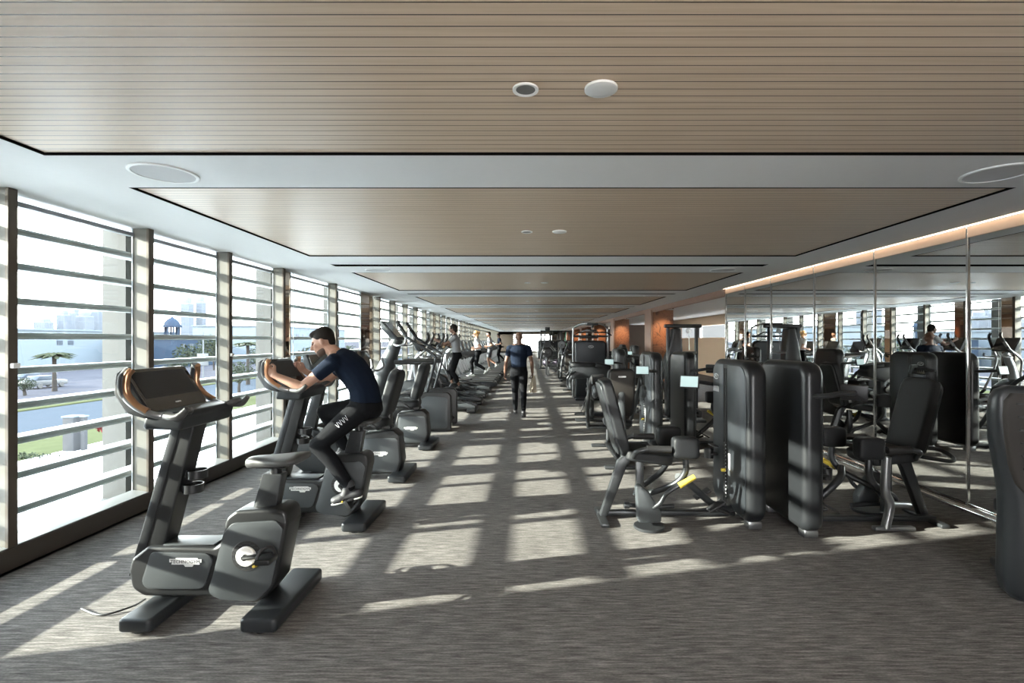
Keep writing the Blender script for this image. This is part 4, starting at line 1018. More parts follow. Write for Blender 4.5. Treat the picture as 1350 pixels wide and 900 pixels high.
def make_press_machine(label, group, loc, rz):
    t = thing('shoulder_press_machine', label, 'strength machine', loc, rz, group)
    add_tower(t, .57, .62, 1.42)
    m = MB(); m.box((0, .35, .045), (.09, 1.3, .06), .015); m.box((0, -.30, .022), (.50, .09, .044), .015); m.box((.30, .95, .05), (.6, .09, .06), .015); m.box((0, .98, .022), (.5, .09, .044), .015); m.build('base_frame', 'frame', t)
    m = MB(); m.prism(rpoly([(-.34, .03), (-.16, .62), (-.10, 1.02), (-.04, 1.02), (-.09, .58), (-.26, .03)], .02, 3), -.04, .04, 'yz', .015, 2); m.build('rear_leg', 'shell2', t)
    m = MB(); m.pad((0, .20, .50), (.36, .40, .10), e=.42); m.build('seat', 'uphol', t)
    m = MB(); m.prism([(.16, .06), (.24, .06), (.22, .46), (.16, .46)], -.03, .03, 'yz', .012, 2); m.build('seat_column', 'frame', t)
    M = T(0, -.035, .92) @ RX(8)
    m = MB(); m.pad((0, 0, 0), (.36, .10, .62), e=.28, M=M); b = m.build('backrest', 'uphol', t)
    m = MB(); m.prism(rpoly([(-.10, -.30), (.10, -.30), (.165, -.05), (.15, .30), (-.15, .30), (-.165, -.05)], .05, 5), -.075, -.035, 'xz', .015, 3, M); p = m.build('back_shell', 'uphol2', b)
    m = MB(); m.prism(rpoly([(-.05, .215), (.05, .215), (.05, .235), (-.05, .235)], .008, 3), -.079, -.074, 'xz', 0, 1, M); m.build('back_badge', 'badge', b)
    for s in (-1, 1):
        m = MB(); m.tube([(s * .30, .95, .30), (s * .34, .70, .62), (s * .34, .40, .98), (s * .32, .22, 1.12)], .028, 12, sm=5); a = m.build('press_arm', 'frame', t)
        m = MB(); m.tube([(s * .33, .24, 1.11), (s * .18, .22, 1.12)], .022, 12); m.tube([(s * .33, .24, 1.11), (s * .33, .16, 1.0)], .022, 12); m.build('grip', 'rubber', a)
        m = MB(); m.cyl((s * .32, .08, .92), .09, .06, 'x', 22, .02); m.build('pivot_disc', 'shell2', a)
    m = MB(); m.tube([(-.30, .95, .30), (.30, .95, .30)], .035, 12); m.tube([(0, .95, .05), (0, .95, .30)], .035, 12); m.build('pivot_beam', 'frame', t)
    add_display(t, [(.66, .66, 1.15), (.55, .54, 1.16), (.42, .50, 1.17)], (.40, .47, 1.175), -15)
    return t

def make_curl_machine(label, group, loc, rz):
    """bench on a square post beside a tower: prone leg curl"""
    t = thing('leg_curl_machine', label, 'strength machine', loc, rz, group)
    add_tower(t, .60, .25, 1.05)
    m = MB(); m.box((.02, 0, .03), (.62, .14, .055), .02); m.box((.02, .35, .05), (.1, .8, .07), .02); m.box((.32, .62, .05), (.6, .1, .07), .02); m.box((.02, .75, .03), (.5, .1, .055), .02); m.build('base_frame', 'frame', t)
    m = MB(); m.box((.02, .05, .60), (.13, .12, 1.08), .02); m.build('post', 'frame', t)
    M = T(.02, .02, 1.0)
    m = MB(); m.prism(rpoly([(-.42, -.16), (-.40, .02), (-.28, .10), (.0, .09), (.34, .05), (.42, -.02), (.38, -.12), (.05, -.22), (-.05, -.14)], [.03, .04, .03, .03, .03, .04, .03, .03, .03], 4), -.16, .16, 'xz', .03, 3, M); h = m.build('bench_frame', 'shell', t)
    m = MB(); m.pad((-.16, 0, .115), (.50, .34, .10), e=.4, M=M); m.build('chest_pad', 'uphol', t)
    m = MB(); m.pad((.22, 0, .085), (.34, .34, .10), e=.4, M=M @ T(.22, 0, .085) @ RY(10) @ T(-.22, 0, -.085)); m.build('thigh_pad', 'uphol', t)
    for s in (-1, 1):
        m = MB(); m.tube([(-.30, s * .16, .98), (-.40, s * .24, .94), (-.46, s * .24, .86)], .02, 10, sm=4); m.build('side_handle', 'frame', t)
    m = MB(); m.tube([(.40, .20, .96), (.52, .20, .80), (.56, .10, .74)], .028, 12, sm=4); m.build('curl_arm', 'frame', t)
    m = MB(); m.cyl((.56, -.02, .74), .07, .40, 'y', 20, .02); m.build('ankle_roller', 'uphol', t)
    m = MB(); m.cyl((-.02, -.06, .62), .07, .06, 'y', 20, .015); m.cyl((-.02, -.06, .40), .055, .05, 'y', 20, .015); m.tube([(-.02, -.06, .62), (-.18, -.07, .20)], .012, 8); m.build('cam', 'rubber', t)
    add_display(t, [(.68, .26, 1.12), (.55, .16, 1.14), (.42, .14, 1.15)], (.40, .11, 1.16), -10)
    return t

def make_lat_machine(label, group, loc, rz):
    t = thing('lat_pulldown_machine', label, 'strength machine', loc, rz, group)
    m = MB(); m.box((0, .05, .03), (.9, .1, .06), .02); m.box((0, .5, .03), (.9, .1, .06), .02); m.box((0, .25, .04), (.1, .6, .07), .02); m.build('base_frame', 'frame', t)
    m = MB(); m.prism(rpoly([(-.42, .06), (.42, .06), (.42, 1.50), (.34, 1.58), (-.34, 1.58), (-.42, 1.50)], .05, 4), .30, .55, 'xz', .04, 3); w = m.build('weight_shroud', 'tface', t)
    oval_emblem(w, T(0, .296, 1.42), .14)
    for s in (-1, 1):
        m = MB(); m.tube([(s * .47, .42, .05), (s * .47, .42, 1.75), (s * .42, .38, 1.95), (s * .25, .20, 2.03), (s * .10, .0, 2.03)], .026, 12, sm=5); m.build('upright', 'silver', t)
    m = MB(); m.tube([(-.47, .42, 1.70), (.47, .42, 1.70)], .03, 10); m.box((0, .1, 2.02), (.30, .34, .07), .02); m.cyl((0, -.02, 1.99), .06, .04, 'x', 20, .006); m.build('top_beam', 'frame', t)
    m = MB(); m.tube([(0, -.03, 1.96), (0, -.03, 1.80)], .006, 6); m.tube([(-.50, -.03, 1.72), (-.36, -.03, 1.80), (.36, -.03, 1.80), (.50, -.03, 1.72)], .018, 10); m.build('lat_bar', 'rubber', t)
    m = MB(); m.pad((0, -.25, .48), (.36, .34, .09), e=.42); m.build('seat', 'uphol', t)
    m = MB(); m.box((0, -.18, .25), (.07, .07, .42), .012); m.box((0, .05, .20), (.07, .5, .07), .012); m.box((0, .06, .50), (.06, .06, .55), .012); m.build('seat_column', 'frame', t)
    for s in (-1, 1):
        m = MB(); m.cyl((s * .15, .02, .72), .07, .20, 'x', 20, .02); m.build('thigh_roller', 'uphol', t)
    return t

def make_cable_tower(label, loc):
    t = thing('cable_tower', label, 'strength machine', loc, 0)
    m = MB(); m.box((0, 0, .03), (.66, .9, .06), .02); m.build('base', 'frame', t)
    m = MB(); m.prism(rpoly([(-.34, .05), (-.02, .05), (.0, 1.0), (-.06, 1.84), (-.22, 1.84), (-.34, 1.2)], .05, 4), -.12, .12, 'xz', .03, 3); m.build('weight_shroud', 'tower', t)
    for x, w in ((-.30, .06), (.27, .055)):
        m = MB(); m.box((x, -.02, .97), (w, .08, 1.86), .012); m.build('upright', 'frame', t)
    m = MB(); m.box((0, -.02, 1.88), (.74, .12, .075), .02); m.build('top_beam', 'bpl', t)
    m = MB(); m.tube([(-.02, -.1, 1.35), (.25, -.1, 1.35)], .022, 8); m.tube([(.1, -.08, 1.84), (.1, -.1, 1.40)], .007, 6); m.cyl((.1, -.06, 1.78), .05, .03, 'y', 18, .006); m.build('pulley_carriage', 'silver', t)
    return t

def make_plate_machine(label, group, loc, rz):
    t = thing('plate_loaded_machine', label, 'strength machine', loc, rz, group)
    m = MB(); m.box((0, 0, .04), (1.0, .1, .07), .02); m.box((-.45, 0, .03), (.1, .8, .06), .02); m.box((.45, 0, .03), (.1, .9, .06), .02); m.build('base_frame', 'frame', t)
    m = MB(); m.tube([(.45, 0, .06), (.40, 0, .8), (.15, 0, 1.45), (-.05, 0, 1.55)], .045, 12, sm=5); m.build('mast', 'frame', t)
    m = MB(); m.pad((-.2, 0, .46), (.42, .36, .09), e=.42); m.build('seat', 'uphol', t)
    m = MB(); m.pad((0, 0, 0), (.11, .34, .68), e=.38, M=T(.10, 0, .86) @ RY(14)); m.build('backrest', 'uphol', t)
    m = MB(); m.box((-.18, 0, .24), (.07, .07, .40), .01); m.box((.18, 0, .60), (.07, .07, 1.0), .01, 2, T(.18, 0, .6) @ RY(14) @ T(-.18, 0, -.6)); m.build('seat_column', 'frame', t)
    for s in (-1, 1):
        m = MB(); m.tube([(-.05, s * .1, 1.52), (-.02, s * .42, 1.40), (-.30, s * .40, 1.05), (-.42, s * .30, .98)], .028, 12, sm=5); a = m.build('lever_arm', 'silver', t)
        m = MB(); m.cyl((0, s * .50, 1.36), .20, .045, 'y', 26, .01); m.cyl((0, s * .50, 1.36), .03, .14, 'y', 12, .004); m.build('weight_plate', 'iron', a)
        m = MB(); m.tube([(-.38, s * .34, 1.0), (-.46, s * .22, .96)], .024, 10); m.build('grip', 'rubber', a)
    return t

def make_bench(label, loc, rz):
    t = thing('olympic_bench', label, 'weight bench', loc, rz)
    m = MB(); m.pad((0, 0, .43), (.30, 1.2, .09), e=.4); m.build('bench_pad', 'uphol', t)
    m = MB(); m.box((0, -.4, .2), (.07, .07, .38), .01); m.box((0, .4, .2), (.07, .07, .38), .01); m.box((0, -.45, .03), (.5, .08, .06), .015); m.box((0, .45, .03), (.9, .08, .06), .015); m.box((0, 0, .05), (.07, .9, .06), .015)
    for s in (-1, 1): m.box((s * .42, .5, .55), (.07, .07, 1.05), .012)
    m.build('rack_frame', 'silver', t)
    m = MB(); m.tube([(-.95, .46, 1.02), (.95, .46, 1.02)], .016, 10); b = m.build('barbell', 'chrome', t)
    for s in (-1, 1):
        m = MB(); m.cyl((s * .72, .46, 1.02), .22, .05, 'x', 28, .012); m.cyl((s * .78, .46, 1.02), .18, .04, 'x', 28, .012); m.build('weight_plate', 'iron', b)
    return t

def make_rig(label, loc):
    t = thing('functional_rig', label, 'training rig', loc, 0)
    for x in (-.95, -.35, .35, .95):
        for y in (0, 1.0):
            m = MB(); m.box((x, y, 1.1), (.08, .08, 2.2), .01); m.build('upright', 'bpl', t)
    m = MB()
    for z in (2.16, 1.55, .45):
        for y in (0, 1.0): m.box((0, y, z), (1.98, .07, .07), .01)
    for x in (-.95, .95): m.box((x, .5, 2.16), (.07, 1.0, .07), .01)
    m.box((-.55, .1, 2.30), (.30, .3, .22), .03); m.build('cross_beam', 'bpl', t)
    for i, (x, c) in enumerate(((-.7, 'bpl'), (-.2, 'rubber'), (.15, 'bpl'), (.6, 'green'), (.8, 'bpl'))):
        m = MB(); m.tube([(x, -.06, 2.1), (x - .05, -.1, 1.6), (x + .05, -.1, 1.2), (x, -.06, .9)], .035, 8, sm=4); m.build('hanging_band', c, t)
    return t

def make_near_seat(label, loc):
    """big moulded seat back seen from behind at the picture edge"""
    t = thing('vented_machine_seat', label, 'strength machine seat', loc, -20)
    # local: x across, y away from the camera; back face at y = 0
    def ring(z, hw, y0, y1, r):
        return [(x, y, z) for x, y in rpoly([(-hw, y0), (hw, y0), (hw, y1), (-hw, y1)], r, 6)]
    secs = [(.02, .19, .06, .20, .05), (.06, .225, .035, .22, .06), (.14, .24, .02, .225, .07), (.30, .243, .01, .22, .08), (.52, .243, .005, .21, .08), (.66, .250, .0, .19, .07), (.80, .275, .0, .16, .06), (1.0, .318, -.015, .12, .05),
            (1.15, .335, -.03, .085, .045), (1.25, .332, -.035, .07, .04), (1.30, .31, -.03, .06, .035), (1.325, .26, -.02, .045, .02)]
    vs = []; fs = []
    n = None
    for z, hw, y0, y1, r in secs:
        R = ring(z, hw, y0, y1, r); n = len(R); vs += R
    for i in range(len(secs) - 1):
        for j in range(n): fs.append((i * n + j, i * n + (j + 1) % n, (i + 1) * n + (j + 1) % n, (i + 1) * n + j))
    fs.append(tuple(range(n))); fs.append(tuple(range((len(secs) - 1) * n, len(secs) * n)))
    m = MB(); m.raw(vs, fs); b = m.build('seat_back', 'shell', t, sharp=60)
    m = MB()
    secs2 = [(.66, .16, -.012, .06), (.74, .22, -.014, .06), (.86, .255, -.018, .06), (1.0, .278, -.03, .06), (1.15, .295, -.044, .05), (1.24, .290, -.05, .04), (1.285, .26, -.044, .04)]
    vs = []; fs = []
    for z, hw, y0, y1 in secs2:
        R = ring(z, hw, y0, y1, .025); n = len(R); vs += R
    for i in range(len(secs2) - 1):
        for j in range(n): fs.append((i * n + j, i * n + (j + 1) % n, (i + 1) * n + (j + 1) % n, (i + 1) * n + j))
    fs.append(tuple(range(n))); fs.append(tuple(range((len(secs2) - 1) * n, len(secs2) * n)))
    m.raw(vs, fs); m.build('back_cover', 'uphol2', b, sharp=60)
    m = MB()
    for k in range(6): m.box((0, -.048 + .005 * k, 1.225 - .078 * k), (.47 - .018 * k, .016, .012), .004, 2)
    m.build('vent_slot', 'rubber', b)
    m = MB(); m.pad((.05, .40, .46), (.26, .42, .10), e=.3); m.build('seat', 'uphol', t)
    m = MB(); m.box((.05, .40, .22), (.10, .22, .40), .03); m.box((.05, .42, .035), (.22, .5, .06), .02); m.build('base_frame', 'frame', t)
    return t

def strength_area():
    h1 = make_hip_machine('leg machine with pale-lit seat back towards the aisle and a yellow lever grip', 'hip abductor machines', (1.0, 4.42, 0), 0)
    make_hip_machine('leg machine facing away from the mirrors, its padded seat in front of the nearest mirrors', 'hip abductor machines', (3.2, 4.40, 0), 180, True, True)
    p1 = make_press_machine('press machine with dark badge-marked seat back facing the camera, beyond the nearest leg machine', 'shoulder press machines', (1.2, 6.42, 0), 0)
    dup(h1, (3.28, 7.62, 0), 180, 'leg machine beside the mirrors, one row beyond the nearest pair of towers')
    c1 = make_curl_machine('leg curl machine with a sloping bench on a square post beside the aisle', 'leg curl machines', (1.22, 9.72, 0), 0)
    make_cable_tower('tall cable tower with a flat black top beam beside the farthest mirror', (3.12, 9.95, 0))
    l1 = make_lat_machine('lat pulldown machine with curved top tubes and a wide grey shroud', 'lat pulldown machines', (1.70, 13.0, 0), 0)
    dup(h1, (3.35, 12.9, 0), 180, 'leg machine just beyond the mirrors and the cable tower')
    dup(p1, (1.35, 15.9, 0), 0, 'press machine behind the wide lat pulldown machine')
    dup(c1, (3.0, 16.4, 0), 0, 'leg curl machine in front of the nearest carved wood column')
    pl = make_plate_machine('plate-loaded press beside the aisle, past the second carved column', 'plate-loaded machines', (1.75, 19.4, 0), 180)
    make_bench('low bench press with silver rack and barbell at the aisle edge', (1.35, 22.6, 0), 90)
    dup(pl, (1.95, 25.2, 0), 150, 'plate-loaded press just before the black training rig')
    dup(l1, (2.9, 22.0, 0), 20, 'lat pulldown machine between the bench press and the carved columns')
    dup(pl, (3.0, 28.2, 0), 200, 'plate-loaded press beside the black training rig')
    make_rig('black training rig with hanging bands far down the aisle', (1.78, 31.0, 0))
    for i, (x, y, r) in enumerate(((1.12, 30.2, .24), (1.72, 30.3, .22), (2.3, 30.4, .24))):
        lab = ['violet grey gym ball at the aisle end of the training rig', 'middle gym ball under the training rig', 'gym ball under the training rig, farthest from the aisle'][i]
        m = MB(); m.ell((0, 0, r), (r, r, r), None, 28, 18); o = m.build('gym_ball', 'gball'); o.location = (x, y, 0); tag(o, lab, 'gym ball', 'gym balls')
    dup(pl, (1.6, 35.5, 0), 180, 'plate-loaded press directly behind the training rig')
    dup(l1, (2.0, 39.5, 0), 0, 'far lat pulldown machine beyond the training rig')
    dup(p1, (1.2, 44.0, 0), 0, 'farthest press machine near the end windows')
    dup(pl, (1.15, 27.4, 0), 170, 'plate-loaded press at the aisle edge just before the training rig')
    dup(c1, (3.2, 19.6, 0), 0, 'leg curl machine between the first and second carved columns')
    dup(p1, (2.6, 34.0, 0), 0, 'press machine behind the wall side of the training rig')
    dup(pl, (2.9, 37.0, 0), 160, 'plate-loaded press near the wall beyond the training rig')
    dup(l1, (1.3, 42.0, 0), 0, 'lat pulldown machine last but one before the end windows')
    dup(pl, (2.4, 46.0, 0), 180, 'farthest plate-loaded press, near the end windows')
    make_near_seat('large taupe and black machine seat back with vent slots, cut off by the picture edge', (3.115, 2.87, 0))
# ------------------------------------------------------------------ people
def remesh(mb, name, mat, parent, vox, smooth=6, loc=V((0, 0, 0)), fac=0.5):
    me = bpy.data.meshes.new('tmp'); mb.bm.to_mesh(me); mb.bm.free()
    o = bpy.data.objects.new('tmp', me); C.objects.link(o)
    r = o.modifiers.new('r', 'REMESH'); r.mode = 'VOXEL'; r.voxel_size = vox; r.use_smooth_shade = True
    s = o.modifiers.new('s', 'SMOOTH'); s.factor = fac; s.iterations = smooth
    dg = bpy.context.evaluated_depsgraph_get(); dg.update()
    nm = bpy.data.meshes.new_from_object(o.evaluated_get(dg))
    bpy.data.objects.remove(o); bpy.data.meshes.remove(me)
    nm.name = name
    nm.transform(Matrix.Translation(-loc))
    nm.materials.clear(); nm.materials.append(MAT[mat])
    for p in nm.polygons: p.use_smooth = True; p.material_index = 0
    ob = bpy.data.objects.new(name, nm); C.objects.link(ob)
    if parent is not None: ob.parent = parent
    return ob

def limb(m, pts, rs, seg=12):
    """tapered round limb with hemispherical ends"""
    pts = [V(p) for p in pts]
    d0 = (pts[0] - pts[1]).normalized(); d1 = (pts[-1] - pts[-2]).normalized()
    P = [pts[0] + d0 * rs[0] * math.sin(a) for a in (1.5, 1.1, .6)] + pts + [pts[-1] + d1 * rs[-1] * math.sin(a) for a in (.6, 1.1, 1.5)]
    R = [rs[0] * math.cos(a) for a in (1.5, 1.1, .6)] + list(rs) + [rs[-1] * math.cos(a) for a in (.6, 1.1, 1.5)]
    m.tube(P, R, seg)

def torso(m, secs, side):
    """closed loft of ellipses: secs = (centre, half width, half depth, forward vector)"""
    n = 18; vs = []; fs = []
    side = V(side).normalized()
    S = list(secs)
    for c, w, d, f in S:
        f = V(f).normalized()
        for j in range(n):
            a = 2 * PI * j / n
            vs.append(V(c) + side * math.cos(a) * w + f * math.sin(a) * d)
    for i in range(len(S) - 1):
        for j in range(n): fs.append((i * n + j, i * n + (j + 1) % n, (i + 1) * n + (j + 1) % n, (i + 1) * n + j))
    fs.append(tuple(range(n))); fs.append(tuple(range((len(S) - 1) * n, len(S) * n)))
    m.raw(vs, fs)

def hand(m, wrist, d, n, t, curl=35, k=1.0, thumb_in=0.4):
    """palm and five fingers. d towards the fingers, n out of the back of the hand, t towards the thumb"""
    d = V(d).normalized(); n = V(n); n = (n - d * n.dot(d)).normalized(); t = V(t); t = (t - d * t.dot(d) - n * t.dot(n)).normalized()
    w = V(wrist)
    B = Matrix((t, d, n)).transposed()
    for off in (-.026, -.009, .009, .026):
        limb(m, [w + d * .012 * k + t * off * .7 * k, w + d * .088 * k + t * off * k], [.017 * k, .0145 * k], 8)
    for i, (off, L, dr) in enumerate(((.030, .92, .0), (.0105, 1.0, .002), (-.0095, .94, -.001), (-.028, .76, -.006))):
        p = w + d * (.086 + dr) * k + t * off * k
        ang = 0; pts = [p]; dirv = d
        cr = curl * (1 + .08 * i)
        for sgl, cc in ((.044, .8), (.028, 1.1), (.022, .8)):
            ang += math.radians(cr * cc)
            dirv = d * math.cos(ang) - n * math.sin(ang)
            p = p + dirv * sgl * L * k; pts.append(p)
        limb(m, pts, [.0098 * k, .0094 * k, .0086 * k, .0074 * k], 8)
    p = w + d * .026 * k + t * .028 * k - n * .004 * k
    q = p + (d * .62 + t * .70 - n * .25).normalized() * .040 * k
    r = q + (d * .85 + t * (.45 - thumb_in) - n * (.2 + thumb_in)).normalized() * .032 * k
    s = r + (d * .8 + t * (.15 - thumb_in * 1.2) - n * (.25 + thumb_in)).normalized() * .025 * k
    limb(m, [w + d * .012 * k + t * .012 * k, p, q, r, s], [.015 * k, .0145 * k, .0115 * k, .0100 * k, .0085 * k], 8)

def foot(m, ankle, toe, up, w=.046, infl=0.0):
    """shoe or foot: heel behind the ankle to the toe tip"""
    a = V(ankle); t = V(toe); f = (t - a); u = V(up).normalized()
    f = (f - u * f.dot(u)); L = f.length; f.normalize()
    base = a - u * .055
    limb(m, [base - f * .050 - u * .002, base + f * L * .40 - u * .004, base + f * (L - .02) - u * .010], [.033 + infl, .034 + infl, .024 + infl], 12)
    limb(m, [a + u * .03, base + f * L * .30 + u * .008], [.036 + infl, .034 + infl], 12)
    s = f.cross(u)
    for q in (-1, 1): limb(m, [base + f * (L * .50) + s * q * .012 - u * .008, base + f * (L * .80) + s * q * .014 - u * .012], [.030 + infl, .026 + infl], 12)

def person(label, J, skin, hair, shirt, legs, shoe, vox=.008, scale=1.0, bare_leg=None, hair_style='short', sleeve=.55, beard=False, extra=None, group=None, tuck=.02):
    f = V(J['face']).normalized(); hc = V(J['head']); sd = V(J['side']).normalized()
    u = V(J['headup']).normalized(); u = (u - f * u.dot(f)).normalized(); hs = f.cross(u).normalized()
    H = Matrix((hs, f, u)).transposed()
    k = scale
    base = V((J['pelvis'][0], J['pelvis'][1], J.get('base', 0)))
    nk = V(J['neck'])
    m = MB()
    # head with face
    m.ell(hc + u * .018 * k - f * .012 * k, (.075 * k, .094 * k, .098 * k), H, 20, 14)
    m.ell(hc - u * .052 * k + f * .036 * k, (.056 * k, .058 * k, .062 * k), H, 16, 12)
    m.ell(hc - u * .092 * k + f * .060 * k, (.030 * k, .026 * k, .022 * k), H)
    m.ell(hc + u * .022 * k + f * .072 * k, (.050 * k, .020 * k, .014 * k), H)
    limb(m, [hc + u * .014 * k + f * .088 * k, hc - u * .028 * k + f * .112 * k], [.010 * k, .0145 * k], 8)
    m.ell(hc - u * .034 * k + f * .096 * k, (.017 * k, .012 * k, .009 * k), H, 10, 8)
    m.ell(hc - u * .060 * k + f * .088 * k, (.024 * k, .012 * k, .008 * k), H, 10, 8)
    for s in (1, -1):
        m.ell(hc + hs * s * .040 * k - u * .022 * k + f * .062 * k, (.020 * k, .018 * k, .022 * k), H, 10, 8)
        m.ell(hc + hs * s * .077 * k - u * .008 * k - f * .006 * k, (.011 * k, .019 * k, .031 * k), H, 12, 10)
    limb(m, [hc - u * .05 * k - f * .018 * k, nk - f * .0], [.054 * k, .060 * k], 14)
    # torso
    spine = J['spine']                       # (centre, half width, half depth, forward)
    torso(m, spine, sd)
    for s in ('L', 'R'):
        sh, el, wr = V(J['sh' + s]), V(J['el' + s]), V(J['wr' + s])
        limb(m, [nk + (sh - nk) * .25, sh], [.055 * k, .058 * k], 12)
        limb(m, [sh, sh + (el - sh) * .35, el], [.056 * k, .050 * k, .040 * k], 12)
        limb(m, [el, el + (wr - el) * .3, wr], [.040 * k, .041 * k, .027 * k], 12)
        h = J['hand' + s]
        hand(m, wr, h[0], h[1], h[2], h[3], k)
        hp, kn, an = V(J['hip' + s]), V(J['kn' + s]), V(J['an' + s])
        limb(m, [hp, hp + (kn - hp) * .4, kn], [.088 * k, .076 * k, .054 * k], 14)
        mid = kn + (an - kn) * .32 - V(J['calf' + s]) * .018 * k
        limb(m, [kn, mid, an], [.052 * k, .056 * k, .034 * k], 12)
        foot(m, an, J['toe' + s], J['sole' + s])
    body = remesh(m, 'person', skin, None, vox, 5, base)
    body.location = base
    tag(body, label, 'person', group)
    # eyes
    e = MB()
    for s in (1, -1): e.ell(hc + hs * s * .031 * k + f * .0865 * k + u * .002 * k - base, (.0125 * k, .006 * k, .0065 * k), H, 10, 8)
    e.build('eye', 'eye', body)
    # hair
    if hair:
        h = MB()
        if hair_style == 'short':
            h.ell(hc + u * .040 * k - f * .022 * k, (.081 * k, .094 * k, .090 * k), H, 20, 14)
            h.ell(hc + u * .085 * k + f * .030 * k, (.060 * k, .060 * k, .034 * k), H, 14, 10)
            h.ell(hc + u * .0 - f * .060 * k, (.062 * k, .048 * k, .075 * k), H, 14, 10)
        else:
            h.ell(hc + u * .030 * k - f * .026 * k, (.088 * k, .102 * k, .102 * k), H, 20, 14)
            h.ell(hc - u * .03 * k - f * .070 * k, (.070 * k, .050 * k, .085 * k), H, 14, 10)
            if hair_style == 'bun': h.ell(hc + u * .05 * k - f * .135 * k, (.045 * k, .045 * k, .045 * k), H, 12, 10)
        remesh(h, 'hair', hair, body, max(vox, .008), 3, base)
    if beard:
        h = MB(); h.ell(hc - u * .072 * k + f * .032 * k, (.058 * k, .056 * k, .046 * k), H, 16, 12); h.ell(hc - u * .096 * k + f * .058 * k, (.032 * k, .029 * k, .024 * k), H)
        remesh(h, 'beard', 'stubble', body, .008, 3, base)
    # shirt
    c = MB(); g = .014 * k
    ts = [(V(cc), w + g, d + g, ff) for cc, w, d, ff in spine[J.get('hem', 1):]]
    torso(c, ts, sd)
    for s in ('L', 'R'):
        sh, el = V(J['sh' + s]), V(J['el' + s])
        limb(c, [nk + (sh - nk) * .38 - V((0, 0, .012)), sh], [.060 * k, .068 * k], 12)
        tip = sh + (el - sh) * sleeve
        c.tube([sh - (el - sh).normalized() * .03, sh + (el - sh) * sleeve * .5, tip], [.066 * k, .064 * k, .060 * k if sleeve < .9 else .048 * k], 14)
        if sleeve > .9:
            wr = V(J['wr' + s]); limb(c, [el, el + (wr - el) * .85], [.050 * k, .036 * k], 12)
    remesh(c, 'shirt', shirt, body, max(vox, .009), 4, base)
    # trousers
    c = MB()
    ts = [(V(cc), w + .018 * k, d + .018 * k, ff) for cc, w, d, ff in spine[:J.get('waist', 3)]]
    torso(c, ts, sd)
    for s in ('L', 'R'):
        hp, kn, an = V(J['hip' + s]), V(J['kn' + s]), V(J['an' + s])
        if bare_leg == 'shorts':
            limb(c, [hp, hp + (kn - hp) * .4], [.105 * k, .098 * k], 14); c.tube([hp + (kn - hp) * .3, hp + (kn - hp) * .80], [.098 * k, .085 * k], 14)
        else:
            limb(c, [hp, hp + (kn - hp) * .45, kn], [.104 * k, .092 * k, .068 * k], 14)
            mid = kn + (an - kn) * .35 - V(J['calf' + s]) * .018 * k
            end = an + (kn - an).normalized() * (.16 if bare_leg == 'capri' else .01)
            limb(c, [kn, mid, end], [.067 * k, .066 * k, .056 * k if bare_leg == 'capri' else .046 * k], 14)
    remesh(c, 'shorts' if bare_leg == 'shorts' else 'trousers', legs, body, max(vox, .010), 4, base)
    for s in ('L', 'R'):
        c = MB(); foot(c, V(J['an' + s]), V(J['toe' + s]), V(J['sole' + s]), .049, .009)
        remesh(c, 'shoe', shoe, body, max(vox, .008), 3, base)
        if vox < .007:
            a = V(J['an' + s]); u = V(J['sole' + s]).normalized(); tt = V(J['toe' + s]) - a; tt = tt - u * tt.dot(u); L = tt.length; tt.normalize(); b0 = a - u * .094 - base
            q = MB(); q.tube([b0 - tt * .075, b0 - tt * .05, b0 + tt * L * .45, b0 + tt * L * .8, b0 + tt * (L + .01)], [.026, .036, .041, .044, .022], 14, sm=3, flat=.28); q.build('shoe_sole', 'shoew', body)
    return body

